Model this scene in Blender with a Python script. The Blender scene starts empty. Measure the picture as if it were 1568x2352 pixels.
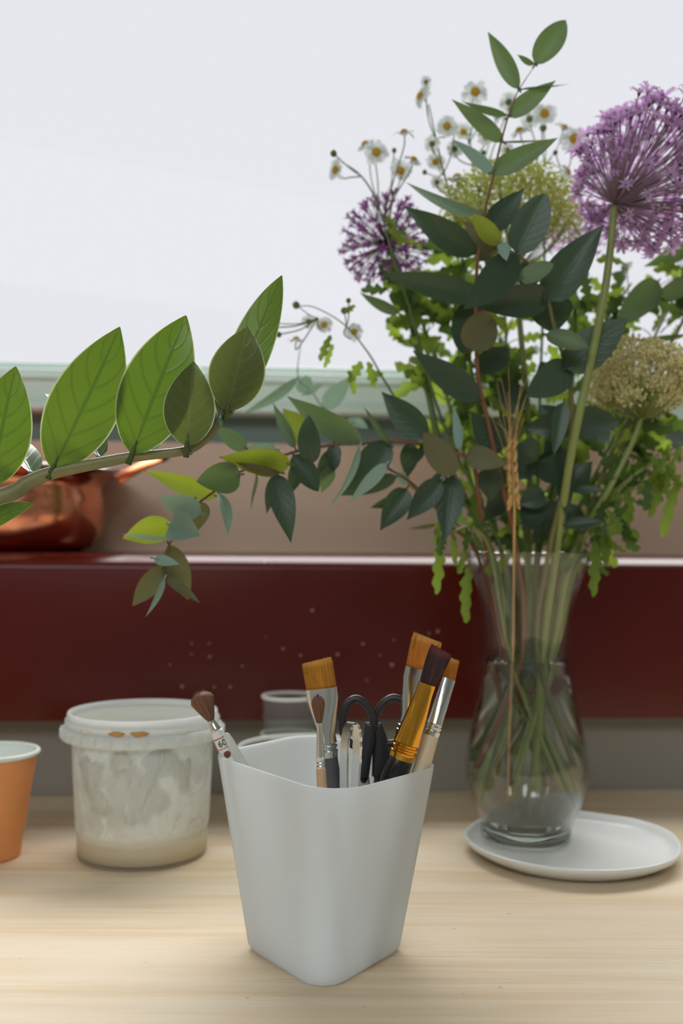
import bpy, math, random
from mathutils import Vector, Matrix, Quaternion, noise
R = math.radians
sc = bpy.context.scene
COL = sc.collection
rnd = random.Random(7)

# ---------------------------------------------------------------- camera, sky, lights, exposure
F = 2287.0            # focal length in pixels of the 1568 x 2352 frame (35 mm lens)
EYE = 0.27            # height of the lens above the table top
ROLL = R(0.37)
YAW = R(4.0)          # the window wall recedes a little to the right
cam = bpy.data.cameras.new('camera'); camo = bpy.data.objects.new('camera', cam); COL.objects.link(camo)
cam.lens = 35.0; cam.sensor_width = 36.0; cam.sensor_fit = 'AUTO'
cam.shift_y = (1270 - 1176) / 2352.0
cam.clip_start = 0.02
cam.dof.use_dof = True; cam.dof.focus_distance = 0.66; cam.dof.aperture_fstop = 4.6
camo.matrix_world = Matrix.Translation((0, 0, EYE)) @ Matrix.Rotation(R(90), 4, 'X') @ Matrix.Rotation(ROLL, 4, 'Z')
sc.camera = camo

w = bpy.data.worlds.new('overcast_sky'); sc.world = w; w.use_nodes = True
bgn = w.node_tree.nodes['Background']
bgn.inputs[0].default_value = (0.815, 0.825, 0.873, 1); bgn.inputs[1].default_value = 1.0

sun = bpy.data.lights.new('sun_behind_cloud', 'SUN'); sun.energy = 7.0; sun.angle = R(60); sun.color = (1.0, 0.99, 0.97)
suno = bpy.data.objects.new('sun_behind_cloud', sun); COL.objects.link(suno)
suno.rotation_euler = Vector((-0.10, -0.66, -0.80)).to_track_quat('-Z', 'Y').to_euler()

def area(name, loc, target, sx, sy, power, color=(1, 1, 1)):
    l = bpy.data.lights.new(name, 'AREA'); l.shape = 'RECTANGLE'; l.size = sx; l.size_y = sy; l.energy = power; l.color = color
    o = bpy.data.objects.new(name, l); COL.objects.link(o); o.location = loc
    o.rotation_euler = (Vector(target) - Vector(loc)).to_track_quat('-Z', 'Y').to_euler()
    return o
area('unseen_fill_light', (-0.35, -1.25, 1.66), (-0.1, -0.5, 0.0), 2.2, 1.3, 44, (0.89, 0.955, 1.0))  # added fill light, unseen behind the lens, to brighten the fronts

sc.view_settings.view_transform = 'Standard'; sc.view_settings.look = 'None'
sc.view_settings.exposure = 0.0; sc.view_settings.gamma = 1.0; sc.view_settings.use_curve_mapping = False
sc.cycles.transparent_max_bounces = 32; sc.cycles.max_bounces = 11; sc.cycles.transmission_bounces = 10
sc.cycles.sample_clamp_indirect = 4.0; sc.cycles.adaptive_threshold = 0.03

def P(px, py, Y):
    """a point of the place that lies Y metres in front of the lens and shows at that pixel"""
    x = px - 784.0; y = py - 1270.0
    c, s = math.cos(ROLL), math.sin(ROLL)
    return Vector(((x * c + y * s) / F * Y, Y, EYE - (-x * s + y * c) / F * Y))

# ---------------------------------------------------------------- materials
def srgb(r, g, b):
    f = lambda c: (c / 255 / 12.92) if c / 255 <= 0.04045 else ((c / 255 + 0.055) / 1.055) ** 2.4
    return (f(r), f(g), f(b), 1)
def new_mat(name):
    m = bpy.data.materials.new(name); m.use_nodes = True
    nt = m.node_tree; nt.nodes.clear()
    return m, nt, nt.nodes.new('ShaderNodeOutputMaterial')
def N(nt, t, **kw):
    n = nt.nodes.new('ShaderNode' + t)
    for k, v in kw.items(): setattr(n, k, v)
    return n
def put(nt, sock, v):
    if isinstance(v, bpy.types.NodeSocket): nt.links.new(v, sock)
    else: sock.default_value = v
def math_(nt, op, a, b=0.0, c=None, clamp=False):
    n = N(nt, 'Math', operation=op, use_clamp=clamp)
    put(nt, n.inputs[0], a); put(nt, n.inputs[1], b)
    if c is not None: put(nt, n.inputs[2], c)
    return n.outputs[0]
def mixc(nt, fac, a, b, blend='MIX'):
    n = N(nt, 'Mix', data_type='RGBA', blend_type=blend)
    put(nt, n.inputs[0], fac); put(nt, n.inputs[6], a); put(nt, n.inputs[7], b)
    return n.outputs[2]
def ramp(nt, x, lo, hi, a=0.0, b=1.0):
    n = N(nt, 'MapRange', interpolation_type='SMOOTHSTEP')
    put(nt, n.inputs[0], x); n.inputs[1].default_value = lo; n.inputs[2].default_value = hi
    n.inputs[3].default_value = a; n.inputs[4].default_value = b
    return n.outputs[0]
def coords(nt, kind='Object', scale=(1, 1, 1)):
    t = N(nt, 'TexCoord'); mp = N(nt, 'Mapping'); nt.links.new(t.outputs[kind], mp.inputs[0]); mp.inputs[3].default_value = scale
    return mp.outputs[0]
def tex(nt, vec, scale, detail=3, rough=0.55, dist=0.0):
    n = N(nt, 'TexNoise'); nt.links.new(vec, n.inputs['Vector']); n.inputs['Scale'].default_value = scale
    n.inputs['Detail'].default_value = detail; n.inputs['Roughness'].default_value = rough; n.inputs['Distortion'].default_value = dist
    return n.outputs['Fac']
def prin(nt, color, rough=0.5, metal=0.0, spec=0.5, bump=None, bump_s=0.2, **kw):
    p = N(nt, 'BsdfPrincipled'); put(nt, p.inputs['Base Color'], color); put(nt, p.inputs['Roughness'], rough)
    p.inputs['Metallic'].default_value = metal; p.inputs['Specular IOR Level'].default_value = spec
    for k, v in kw.items(): p.inputs[k].default_value = v
    if bump is not None:
        b = N(nt, 'Bump'); b.inputs['Strength'].default_value = bump_s; b.inputs['Distance'].default_value = 0.002
        nt.links.new(bump, b.inputs['Height']); nt.links.new(b.outputs[0], p.inputs['Normal'])
    return p
def plain(name, col, rough=0.5, metal=0.0, var=0.12, scale=40, spec=0.5, stretch=(1, 1, 1), bump=0.0, **kw):
    m, nt, out = new_mat(name)
    v = coords(nt, 'Object', stretch); f = tex(nt, v, scale)
    c = mixc(nt, f, tuple(x * (1 - var) for x in col[:3]) + (1,), tuple(min(1, x * (1 + var)) for x in col[:3]) + (1,))
    p = prin(nt, c, rough, metal, spec, f if bump else None, bump, **kw)
    nt.links.new(p.outputs[0], out.inputs[0]); return m
def mix_sh(nt, fac, a, b):
    n = N(nt, 'MixShader'); put(nt, n.inputs[0], fac); nt.links.new(a, n.inputs[1]); nt.links.new(b, n.inputs[2]); return n.outputs[0]

def leaf_mat(name, col, vein, trans, tfac=0.35, rough=0.42, edge=None, veins=0.5, spec=0.35, var=0.25, nveins=7, coat=0.0, tipcol=None):
    m, nt, out = new_mat(name)
    uv = N(nt, 'UVMap'); sep = N(nt, 'SeparateXYZ'); nt.links.new(uv.outputs[0], sep.inputs[0])
    u = math_(nt, 'ABSOLUTE', math_(nt, 'MULTIPLY_ADD', sep.outputs[0], 2.0, -1.0)); s = sep.outputs[1]
    oi = N(nt, 'ObjectInfo')
    nz = tex(nt, coords(nt, 'Object'), 55, 4)
    k = math_(nt, 'ADD', math_(nt, 'MULTIPLY', oi.outputs['Random'], 0.6), math_(nt, 'MULTIPLY', nz, 0.5))
    base = mixc(nt, k, tuple(x * (1 - var) for x in col[:3]) + (1,), tuple(x * (1 + var) for x in col[:3]) + (1,))
    rib = ramp(nt, u, 0.02, 0.09, 1.0, 0.0)
    ph = math_(nt, 'FRACT', math_(nt, 'SUBTRACT', math_(nt, 'MULTIPLY', s, float(nveins)), math_(nt, 'MULTIPLY', math_(nt, 'POWER', u, 1.35), 1.7)))
    lat = math_(nt, 'MULTIPLY', ramp(nt, math_(nt, 'ABSOLUTE', math_(nt, 'SUBTRACT', ph, 0.5)), 0.0, 0.16, 1.0, 0.0), veins)
    vm = math_(nt, 'MAXIMUM', math_(nt, 'MULTIPLY', rib, min(1, veins * 1.6)), lat, clamp=True)
    c = mixc(nt, vm, base, vein)
    tc = mixc(nt, math_(nt, 'MULTIPLY', vm, 0.65), trans, vein)
    if edge: 
        e = ramp(nt, u, 0.93, 0.985)
        c = mixc(nt, e, c, edge); tc = mixc(nt, e, tc, edge)
    if tipcol:
        e = ramp(nt, s, 0.95, 0.985)
        c = mixc(nt, e, c, tipcol); tc = mixc(nt, e, tc, tipcol)
    p = prin(nt, c, rough, 0, spec, vm, 0.25)
    tr = N(nt, 'BsdfTranslucent'); put(nt, tr.inputs[0], tc)
    nt.links.new(mix_sh(nt, tfac, p.outputs[0], tr.outputs[0]), out.inputs[0]); return m

def thin_glass(name, tint=(0.97, 0.985, 0.975, 1), ior=1.45, gain=1.0):
    m, nt, out = new_mat(name)
    lw = N(nt, 'LayerWeight'); lw.inputs[0].default_value = 0.5
    fz = math_(nt, 'MULTIPLY_ADD', math_(nt, 'POWER', lw.outputs['Facing'], 4.0), 0.75, 0.04)
    t = N(nt, 'BsdfTransparent'); t.inputs[0].default_value = tint
    g = N(nt, 'BsdfGlossy'); g.inputs['Roughness'].default_value = 0.02
    f = math_(nt, 'MULTIPLY', fz, gain, clamp=True)
    nt.links.new(mix_sh(nt, f, t.outputs[0], g.outputs[0]), out.inputs[0]); return m
def solid_glass(name, col, ior, rough=0.0):
    m, nt, out = new_mat(name)
    g = N(nt, 'BsdfGlass'); g.inputs['Color'].default_value = col; g.inputs['IOR'].default_value = ior; g.inputs['Roughness'].default_value = rough
    nt.links.new(g.outputs[0], out.inputs[0]); return m
def milky(name, col, clear, trans=0.5, rough=0.35, smear=None, tint=(0.93, 0.94, 0.93, 1)):
    """cloudy plastic: part clear, part scattering; smear adds dried plaster"""
    m, nt, out = new_mat(name)
    d = prin(nt, col, rough, 0, 0.4); t = N(nt, 'BsdfTranslucent'); t.inputs[0].default_value = col
    body = mix_sh(nt, trans, d.outputs[0], t.outputs[0])
    cl = N(nt, 'BsdfTransparent'); cl.inputs[0].default_value = tint
    f = clear
    if smear:
        v = coords(nt, 'Object', (1, 1, 0.55)); n1 = tex(nt, v, smear, 5, 0.6, 1.6)
        sz = N(nt, 'SeparateXYZ'); tcz = N(nt, 'TexCoord'); nt.links.new(tcz.outputs['Object'], sz.inputs[0])
        f = math_(nt, 'MULTIPLY', ramp(nt, n1, 0.44, 0.58, 1.0, 0.30), clear)
        f = math_(nt, 'MAXIMUM', f, ramp(nt, sz.outputs[2], 0.022, 0.034, 0.78, 0.0))
    nt.links.new(mix_sh(nt, f, body, cl.outputs[0]), out.inputs[0]); return m

# ---------------------------------------------------------------- mesh helpers
class MB:
    def __init__(s): s.v = []; s.f = []; s.m = []; s.uv = []
    def add(s, verts, faces, mat=0, uvs=None):
        o = len(s.v); s.v += [Vector(q) for q in verts]
        for i, f in enumerate(faces):
            s.f.append([o + k for k in f]); s.m.append(mat)
            s.uv.append([uvs[k] for k in f] if uvs else [(0.5, 0.5)] * len(f))
    def mesh(s, name, mats, origin=(0, 0, 0), smooth=True):
        me = bpy.data.meshes.new(name); o = Vector(origin)
        me.from_pydata([tuple(q - o) for q in s.v], [], s.f)
        lay = me.uv_layers.new(name='UVMap').data
        k = 0
        for i, p in enumerate(me.polygons):
            p.material_index = s.m[i]; p.use_smooth = smooth
            for c in s.uv[i]: lay[k].uv = c; k += 1
        for mt in (mats if isinstance(mats, (list, tuple)) else [mats]): me.materials.append(mt)
        me.update(); return me
    def obj(s, name, mats, parent=None, smooth=True, origin=None, auto=None, bevel=None):
        o_ = Vector(origin) if origin is not None else (Vector(parent['_o']) if parent and '_o' in parent else Vector((0, 0, 0)))
        me = s.mesh(name, mats, o_, smooth)
        ob = link(name, me, parent); ob['_o'] = tuple(o_)
        if not parent: ob.location = o_
        elif origin is not None: ob.location = o_ - Vector(parent['_o'])
        if bevel:
            b = ob.modifiers.new('bevel', 'BEVEL'); b.width = bevel; b.segments = 3; b.limit_method = 'ANGLE'; b.angle_limit = R(40)
        if auto is not None: sharp(me, auto)
        return ob
def sharp(me, ang):
    import bmesh
    bm = bmesh.new(); bm.from_mesh(me)
    for e in bm.edges:
        if len(e.link_faces) == 2 and e.calc_face_angle(0) > ang: e.smooth = False
    bm.to_mesh(me); bm.free()
def link(name, data, parent=None):
    o = bpy.data.objects.new(name, data); COL.objects.link(o)
    if parent: o.parent = parent
    return o
def tag(o, label=None, cat=None, group=None, kind=None):
    if label: o['label'] = label
    if cat: o['category'] = cat
    if group: o['group'] = group
    if kind: o['kind'] = kind
    return o
def thing(name, loc, label, cat, group=None):
    o = link(name, None); o.location = loc; o['_o'] = tuple(loc); o.empty_display_size = 0.02
    return tag(o, label, cat, group)
def box(mb, lo, hi, mat=0):
    x0, y0, z0 = lo; x1, y1, z1 = hi
    v = [(x0, y0, z0), (x1, y0, z0), (x1, y1, z0), (x0, y1, z0), (x0, y0, z1), (x1, y0, z1), (x1, y1, z1), (x0, y1, z1)]
    mb.add(v, [(0, 3, 2, 1), (4, 5, 6, 7), (0, 1, 5, 4), (1, 2, 6, 5), (2, 3, 7, 6), (3, 0, 4, 7)], mat)
def spline(pts, n=6):
    """Catmull-Rom through points that may carry a radius as a 4th number"""
    pts = [tuple(p) for p in pts]
    if len(pts) < 3: 
        return [tuple(pts[0][i] + (pts[1][i] - pts[0][i]) * k / n for i in range(len(pts[0]))) for k in range(n + 1)]
    q = [pts[0]] + pts + [pts[-1]]; out = []
    for i in range(1, len(q) - 2):
        a, b, c, d = q[i - 1:i + 3]
        for k in range(n):
            t = k / n
            out.append(tuple(0.5 * (2 * b[j] + (c[j] - a[j]) * t + (2 * a[j] - 5 * b[j] + 4 * c[j] - d[j]) * t * t + (3 * b[j] - a[j] - 3 * c[j] + d[j]) * t ** 3) for j in range(len(b))))
    out.append(pts[-1]); return out
def tube(mb, pts, rads, sides=8, mat=0, cap=True, flat=None):
    pts = [Vector(p[:3]) for p in pts]; n = len(pts)
    if not isinstance(rads, (list, tuple)): rads = [rads] * n
    ref = Vector((0.31, 0.9, 0.29)).normalized(); V = []; UV = []
    prev = None
    for i, p in enumerate(pts):
        t = (pts[min(i + 1, n - 1)] - pts[max(i - 1, 0)])
        t = t.normalized() if t.length > 1e-9 else Vector((0, 0, 1))
        if prev is None:
            a = t.cross(ref); a = a.normalized() if a.length > 1e-4 else t.orthogonal().normalized()
        else: a = (prev - t * prev.dot(t)).normalized()
        prev = a; b = t.cross(a)
        for k in range(sides):
            g = 2 * math.pi * k / sides
            V.append(p + (a * math.cos(g) + b * math.sin(g)) * rads[i]); UV.append((k / sides, i / max(1, n - 1)))
    Fs = [(i * sides + k, i * sides + (k + 1) % sides, (i + 1) * sides + (k + 1) % sides, (i + 1) * sides + k) for i in range(n - 1) for k in range(sides)]
    if cap: Fs += [tuple(range(sides - 1, -1, -1)), tuple((n - 1) * sides + k for k in range(sides))]
    mb.add(V, Fs, mat, UV)
def stem_tube(mb, pts, sides=8, n=5, mat=0):
    q = spline(pts, n); tube(mb, q, [p[3] for p in q], sides, mat)
def lathe(mb, prof, c, seg=48, mat=0, wob=None, close=False):
    """prof: (r, z) pairs from bottom to top, revolved around the upright axis through c"""
    V = []; n = len(prof)
    for i, (r, z) in enumerate(prof):
        for k in range(seg):
            a = 2 * math.pi * k / seg; rr, zz = (r, z) if not wob else wob(r, z, a)
            V.append((c[0] + rr * math.cos(a), c[1] + rr * math.sin(a), c[2] + zz))
    Fs = [(i * seg + k, i * seg + (k + 1) % seg, (i + 1) * seg + (k + 1) % seg, (i + 1) * seg + k) for i in range(n - 1) for k in range(seg)]
    if close: Fs += [((n - 1) * seg + k, (n - 1) * seg + (k + 1) % seg, (k + 1) % seg, k) for k in range(seg)]
    else:
        if prof[0][0] > 1e-6 and prof[0][0] < 1e3 and close is not None: pass
    mb.add(V, Fs, mat)
def frame_axes(ax, view=None, turn=0.0, mid=None):
    """side and face vectors of a blade along ax that faces the lens, turned about its own axis"""
    n0 = (Vector((0, 0, EYE)) - mid).normalized(); n0 = (n0 - ax * n0.dot(ax)).normalized()
    s0 = ax.cross(n0)
    side = s0 * math.cos(turn) + n0 * math.sin(turn)
    return side, ax.cross(side) * -1
def blade(mb, b, t, W, turn=0.0, fold=0.15, curl=0.08, a=0.6, bb=0.9, ns=10, nu=4, lobes=0, mat=0, wave=0.0, twist=0.0, lobe_d=0.55, roll=0.0):
    """a leaf blade from base b to tip t: folded along its midrib, bent along its length"""
    b, t = Vector(b), Vector(t); ax = t - b; L = ax.length; ax.normalize()
    side0, nrm0 = frame_axes(ax, None, turn, (b + t) / 2)
    sm = a / (a + bb); wmax = sm ** a * (1 - sm) ** bb
    V = []; UV = []
    for i in range(ns + 1):
        s = i / ns; w_ = (max(s, 1e-4) ** a) * (max(1 - s, 1e-4) ** bb) / wmax * W / 2
        if i in (0, ns): w_ = W * 0.012
        if lobes:
            lo2 = []
            for ph in (0.0, 0.42):
                f1 = (s * lobes + ph) % 1.0; f2 = (s * lobes * 3 + ph) % 1.0; big_ = .7 + .3 * math.sin(7.3 * int(s * lobes + ph) + 40 * ph + W * 900)
                lo2.append((1 - lobe_d) + lobe_d * big_ * (min(1, f1 / .68) if f1 < .68 else (1 - f1) / .32) ** .8 * (.75 + .25 * f2))
        w0_ = w_
        an = twist * (s - 0.3); side = side0 * math.cos(an) + nrm0 * math.sin(an); nrm = nrm0 * math.cos(an) - side0 * math.sin(an)
        c = b + ax * (L * s) - nrm * (curl * L * (4 * s * (1 - s)) * -1)
        for j in range(nu + 1):
            u = -1 + 2 * j / nu
            if lobes: w_ = w0_ * (lo2[0] if u < 0 else lo2[1]) 
            off = abs(u) * w_ * fold + roll * w_ * u * u + (wave * W * math.sin(s * 9 + (2 if u > 0 else 0)) * abs(u) ** 2 if wave else 0)
            V.append(c + side * (u * w_ * math.cos(fold * 0.6)) + nrm * off); UV.append((j / nu, s))
    q = nu + 1
    mb.add(V, [(i * q + j, i * q + j + 1, (i + 1) * q + j + 1, (i + 1) * q + j) for i in range(ns) for j in range(nu)], mat, UV)
def leaf(parent, name, mat, b, t, W, petiole=None, **kw):
    mb = MB(); blade(mb, b, t, W, **kw)
    if petiole:
        d = (Vector(t) - Vector(b)).normalized()
        tube(mb, [Vector(b) - d * petiole[0], Vector(b), Vector(b) + d * petiole[0] * 1.5], [petiole[1], petiole[1] * 0.9, petiole[1] * 0.3], 6)
    return mb.obj(name, mat, parent)

# ---------------------------------------------------------------- the setting
def pine_mat():
    m, nt, out = new_mat('pine_board')
    tc = N(nt, 'TexCoord'); obj = tc.outputs['Object']
    mp = N(nt, 'Mapping'); nt.links.new(obj, mp.inputs[0]); mp.inputs[3].default_value = (1.2, 26, 26)
    n1 = tex(nt, mp.outputs[0], 3.0, 6, 0.6, 0.6)
    mp2 = N(nt, 'Mapping'); nt.links.new(obj, mp2.inputs[0]); mp2.inputs[3].default_value = (2.5, 130, 130)
    n2 = tex(nt, mp2.outputs[0], 3.0, 3, 0.6)
    mp3 = N(nt, 'Mapping'); nt.links.new(obj, mp3.inputs[0]); mp3.inputs[3].default_value = (1.0, 6, 1)
    n3 = tex(nt, mp3.outputs[0], 2.6, 3)
    c = mixc(nt, ramp(nt, n1, 0.32, 0.68), srgb(229, 212, 184), srgb(217, 193, 158))
    c = mixc(nt, math_(nt, 'MULTIPLY', ramp(nt, n2, 0.45, 0.72), 0.22), c, srgb(196, 162, 122))
    c = mixc(nt, math_(nt, 'MULTIPLY', ramp(nt, n3, 0.4, 0.65), 0.55), c, srgb(229, 216, 195))
    # knots, where the board has them
    dist = None
    knots = [(285, 2258, .006), (110, 2068, .008), (352, 2078, .008), (1485, 2150, .010), (1308, 2173, .006), (252, 2348, .007), (846, 2345, .007), (315, 2196, .004), (1238, 2073, .004), (1277, 2114, .003)]
    sep = N(nt, 'SeparateXYZ'); nt.links.new(obj, sep.inputs[0])
    wob = math_(nt, 'MULTIPLY', math_(nt, 'SUBTRACT', tex(nt, obj, 160, 2), 0.5), 0.004)
    for px, py, r in knots:
        d = 0.27 * F / (py - 1270); p = P(px, py, d)
        dx = math_(nt, 'MULTIPLY', math_(nt, 'SUBTRACT', sep.outputs[0], p.x), 0.55); dy = math_(nt, 'SUBTRACT', sep.outputs[1], p.y)
        q = math_(nt, 'SQRT', math_(nt, 'ADD', math_(nt, 'MULTIPLY', dx, dx), math_(nt, 'MULTIPLY', dy, dy)))
        q = math_(nt, 'DIVIDE', math_(nt, 'ADD', q, wob), r)
        dist = q if dist is None else math_(nt, 'MINIMUM', dist, q)
    c = mixc(nt, ramp(nt, dist, 0.6, 2.6, 0.5, 0.0), c, srgb(196, 156, 112))
    c = mixc(nt, ramp(nt, dist, 0.25, 0.75, 0.75, 0.0), c, srgb(150, 116, 88))
    # spatters of paint
    vo = N(nt, 'TexVoronoi'); nt.links.new(obj, vo.inputs['Vector']); vo.inputs['Scale'].default_value = 26
    c = mixc(nt, math_(nt, 'MULTIPLY', ramp(nt, vo.outputs['Distance'], 0.02, 0.05, 1.0, 0.0), 0.45), c, srgb(120, 140, 140))
    p = prin(nt, c, 0.5, 0, 0.35, n2, 0.12)
    nt.links.new(p.outputs[0], out.inputs[0]); return m
M = {}
M['pine'] = pine_mat()
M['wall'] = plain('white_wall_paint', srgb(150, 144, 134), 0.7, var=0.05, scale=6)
M['room'] = plain('room_plaster', srgb(226, 224, 218), 0.8, var=0.03, scale=3)
M['floorboards'] = plain('grey_floor', srgb(150, 140, 128), 0.6, var=0.1, stretch=(1, 8, 1), scale=4)
M['panel'] = plain('cream_sill_panel', srgb(228, 198, 176), 0.45, var=0.04, scale=4)
M['mint'] = plain('mint_frame_paint', srgb(228, 246, 238), 0.35, var=0.03, scale=6)
M['gasket'] = plain('shaded_gasket', srgb(112, 134, 130), 0.5, var=0.08, scale=8)  # recessed rubber strip; gap shade under the frame put into its dark colour
M['pane'] = thin_glass('window_pane', (0.99, 0.99, 0.99, 1), 1.45, 0.08)

def red_mat():
    m, nt, out = new_mat('red_lacquer')
    tc = N(nt, 'TexCoord'); obj = tc.outputs['Object']
    c = mixc(nt, tex(nt, obj, 5, 4), srgb(84, 17, 13), srgb(97, 22, 17))
    sep = N(nt, 'SeparateXYZ'); nt.links.new(obj, sep.inputs[0])
    dots = [(717, 1402, 5), (607, 1290, 4), (833, 1479, 5), (900, 1527, 6), (775, 1503, 5), (650, 1490, 4), (1005, 1450, 6), (985, 1455, 4), (440, 1478, 3), (480, 1478, 3), (440, 1503, 3), (481, 1508, 4), (418, 1577, 5), (492, 1578, 4), (528, 1578, 4), (690, 1505, 4), (556, 1530, 3), (872, 1505, 3), (905, 1470, 3), (842, 1562, 3), (390, 1527, 3), (610, 1462, 2)]
    mask = None
    for px, py, r in dots:
        q = to_wall(P(px, py, RAIL_Y)); rr = r * RAIL_Y / F * 0.75
        dx = math_(nt, 'SUBTRACT', sep.outputs[0], q.x); dz = math_(nt, 'SUBTRACT', sep.outputs[2], q.z)
        d = math_(nt, 'DIVIDE', math_(nt, 'SQRT', math_(nt, 'ADD', math_(nt, 'MULTIPLY', dx, dx), math_(nt, 'MULTIPLY', dz, dz))), rr)
        mask = d if mask is None else math_(nt, 'MINIMUM', mask, d)
    c = mixc(nt, ramp(nt, mask, 0.7, 1.05, 0.6, 0.0), c, srgb(200, 180, 150))
    p = prin(nt, c, 0.24, 0, 0.4); nt.links.new(p.outputs[0], out.inputs[0]); return m
RAIL_Y = 1.09
WALLM = Matrix.Translation((0, RAIL_Y, 0)) @ Matrix.Rotation(YAW, 4, 'Z')
def to_wall(p):       # a world point in the wall's own frame: x along the wall, y into the wall
    # follow the line of sight to the front of the rail first
    o = Vector((0, 0, EYE)); d = p - o; n = WALLM.to_3x3() @ Vector((0, 1, 0)); c0 = WALLM.to_translation()
    hit = o + d * ((c0 - o).dot(n) / d.dot(n))
    return WALLM.inverted() @ hit
def struct(name, mb, mat, parent=None, wall=True, smooth=False, bevel=None):
    o = mb.obj(name, mat, parent, smooth)
    if wall and not parent: o.matrix_world = WALLM
    if not parent: o['kind'] = 'structure'
    if bevel:
        b = o.modifiers.new('bevel', 'BEVEL'); b.width = bevel; b.segments = 4
        for p_ in o.data.polygons: p_.use_smooth = True
        sharp(o.data, R(30)) if False else None
    return o
M['red'] = red_mat()

# wall with the window opening: parapet, piers and lintel
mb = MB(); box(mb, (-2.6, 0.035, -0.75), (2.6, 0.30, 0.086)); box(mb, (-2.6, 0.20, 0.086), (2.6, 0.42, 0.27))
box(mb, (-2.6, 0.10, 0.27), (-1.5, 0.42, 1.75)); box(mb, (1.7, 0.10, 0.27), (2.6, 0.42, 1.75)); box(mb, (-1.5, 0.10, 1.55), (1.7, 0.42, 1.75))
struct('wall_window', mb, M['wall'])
# red lacquered ledge: face board with a rounded upper edge and a deep shelf
mb = MB(); prof = [(0.215, 0.0875), (0.0, 0.0875), (0.0, 0.2520), (0.0008, 0.2550), (0.0028, 0.2575), (0.0060, 0.2598), (0.0110, 0.2628), (0.0160, 0.2655), (0.0215, 0.2676), (0.0290, 0.2687)]
prof += [(0.215, 0.2690)]
V = []; 
for x in (-1.5, 1.7): V += [(x, y, z) for y, z in prof]
n = len(prof)
mb.add(V, [(i, i + 1, n + i + 1, n + i) for i in range(n - 1)] + [(n - 1, 0, n, 2 * n - 1)] + [tuple(range(n - 1, -1, -1)), tuple(range(n, 2 * n))])
led = struct('trim_1', mb, M['red'], smooth=True); sharp(led.data, R(50))
tag(led, 'dark red lacquered ledge board running below the window')
# sill panel, gasket, window frame and pane
mb = MB(); box(mb, (-1.5, 0.215, 0.2690), (1.7, 0.235, 0.412)); pn = struct('trim_2', mb, M['panel']); tag(pn, 'cream panel between the red ledge and the window frame')
win = MB(); box(win, (-1.5, 0.200, 0.447), (1.7, 0.262, 0.502))
wo = struct('window_1', win, M['mint'], bevel=0.003); tag(wo, 'wide window with a pale green frame under a white sky')
def wpart(name, lo, hi, mat, bev=0.002):
    m_ = MB(); box(m_, lo, hi); o = m_.obj(name, mat, wo, False)
    if bev: b = o.modifiers.new('bevel', 'BEVEL'); b.width = bev; b.segments = 3
    return o
wpart('gasket', (-1.5, 0.222, 0.412), (1.7, 0.262, 0.447), M['gasket'], 0)
wpart('frame_nose', (-1.5, 0.186, 0.4475), (1.7, 0.200, 0.4575), M['mint'], 0.003)
wpart('glazing_bead', (-1.5, 0.214, 0.502), (1.7, 0.250, 0.5125), M['mint'], 0.003)
wpart('frame_step', (-1.5, 0.194, 0.488), (1.7, 0.200, 0.4925), M['mint'], 0.0015)
wpart('frame_jamb', (-1.5, 0.200, 0.502), (-1.44, 0.262, 1.55), M['mint']); wpart('frame_jamb', (1.64, 0.200, 0.502), (1.7, 0.262, 1.55), M['mint'])
wpart('frame_head', (-1.44, 0.200, 1.49), (1.64, 0.262, 1.55), M['mint'])
wpart('pane', (-1.445, 0.231, 0.505), (1.645, 0.235, 1.495), M['pane'], 0)
# the rest of the studio
def room(name, lo, hi, mat):
    m_ = MB(); box(m_, lo, hi); return struct(name, m_, mat, wall=False)
room('floor', (-2.4, -3.1, -0.80), (2.4, 1.6, -0.75), M['floorboards'])
room('ceiling', (-2.4, -3.1, 1.75), (2.4, 1.6, 1.80), M['room'])
room('wall_left', (-2.4, -3.1, -0.75), (-2.2, 1.45, 1.75), M['room'])
room('wall_right', (2.2, -3.1, -0.75), (2.4, 1.6, 1.75), M['room'])
room('wall_rear', (-2.2, -3.1, -0.75), (2.2, -2.9, 1.75), M['room'])

# ---------------------------------------------------------------- table
tb = thing('work_table', (0, 0.6, -0.75), 'pale knotty pine work table under the window ledge', 'table')
mb = MB(); ya = 1.125
box(mb, (-1.3, 0.05, -0.032), (1.4, 1.06, 0.0))
v0 = len(mb.v)
for i, q in enumerate(mb.v):
    if q.y > 1: mb.v[i] = Vector((q.x, 1.1235 + q.x * math.tan(YAW), q.z))
mb.obj('table_top', M['pine'], tb, False, bevel=0.003)
for x in (-1.2, 1.3):
    for y in (0.12, 0.98):
        mb = MB(); box(mb, (x - 0.03, y - 0.03, -0.75), (x + 0.03, y + 0.03, -0.032)); mb.obj('leg', M['pine'], tb, False)

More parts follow.
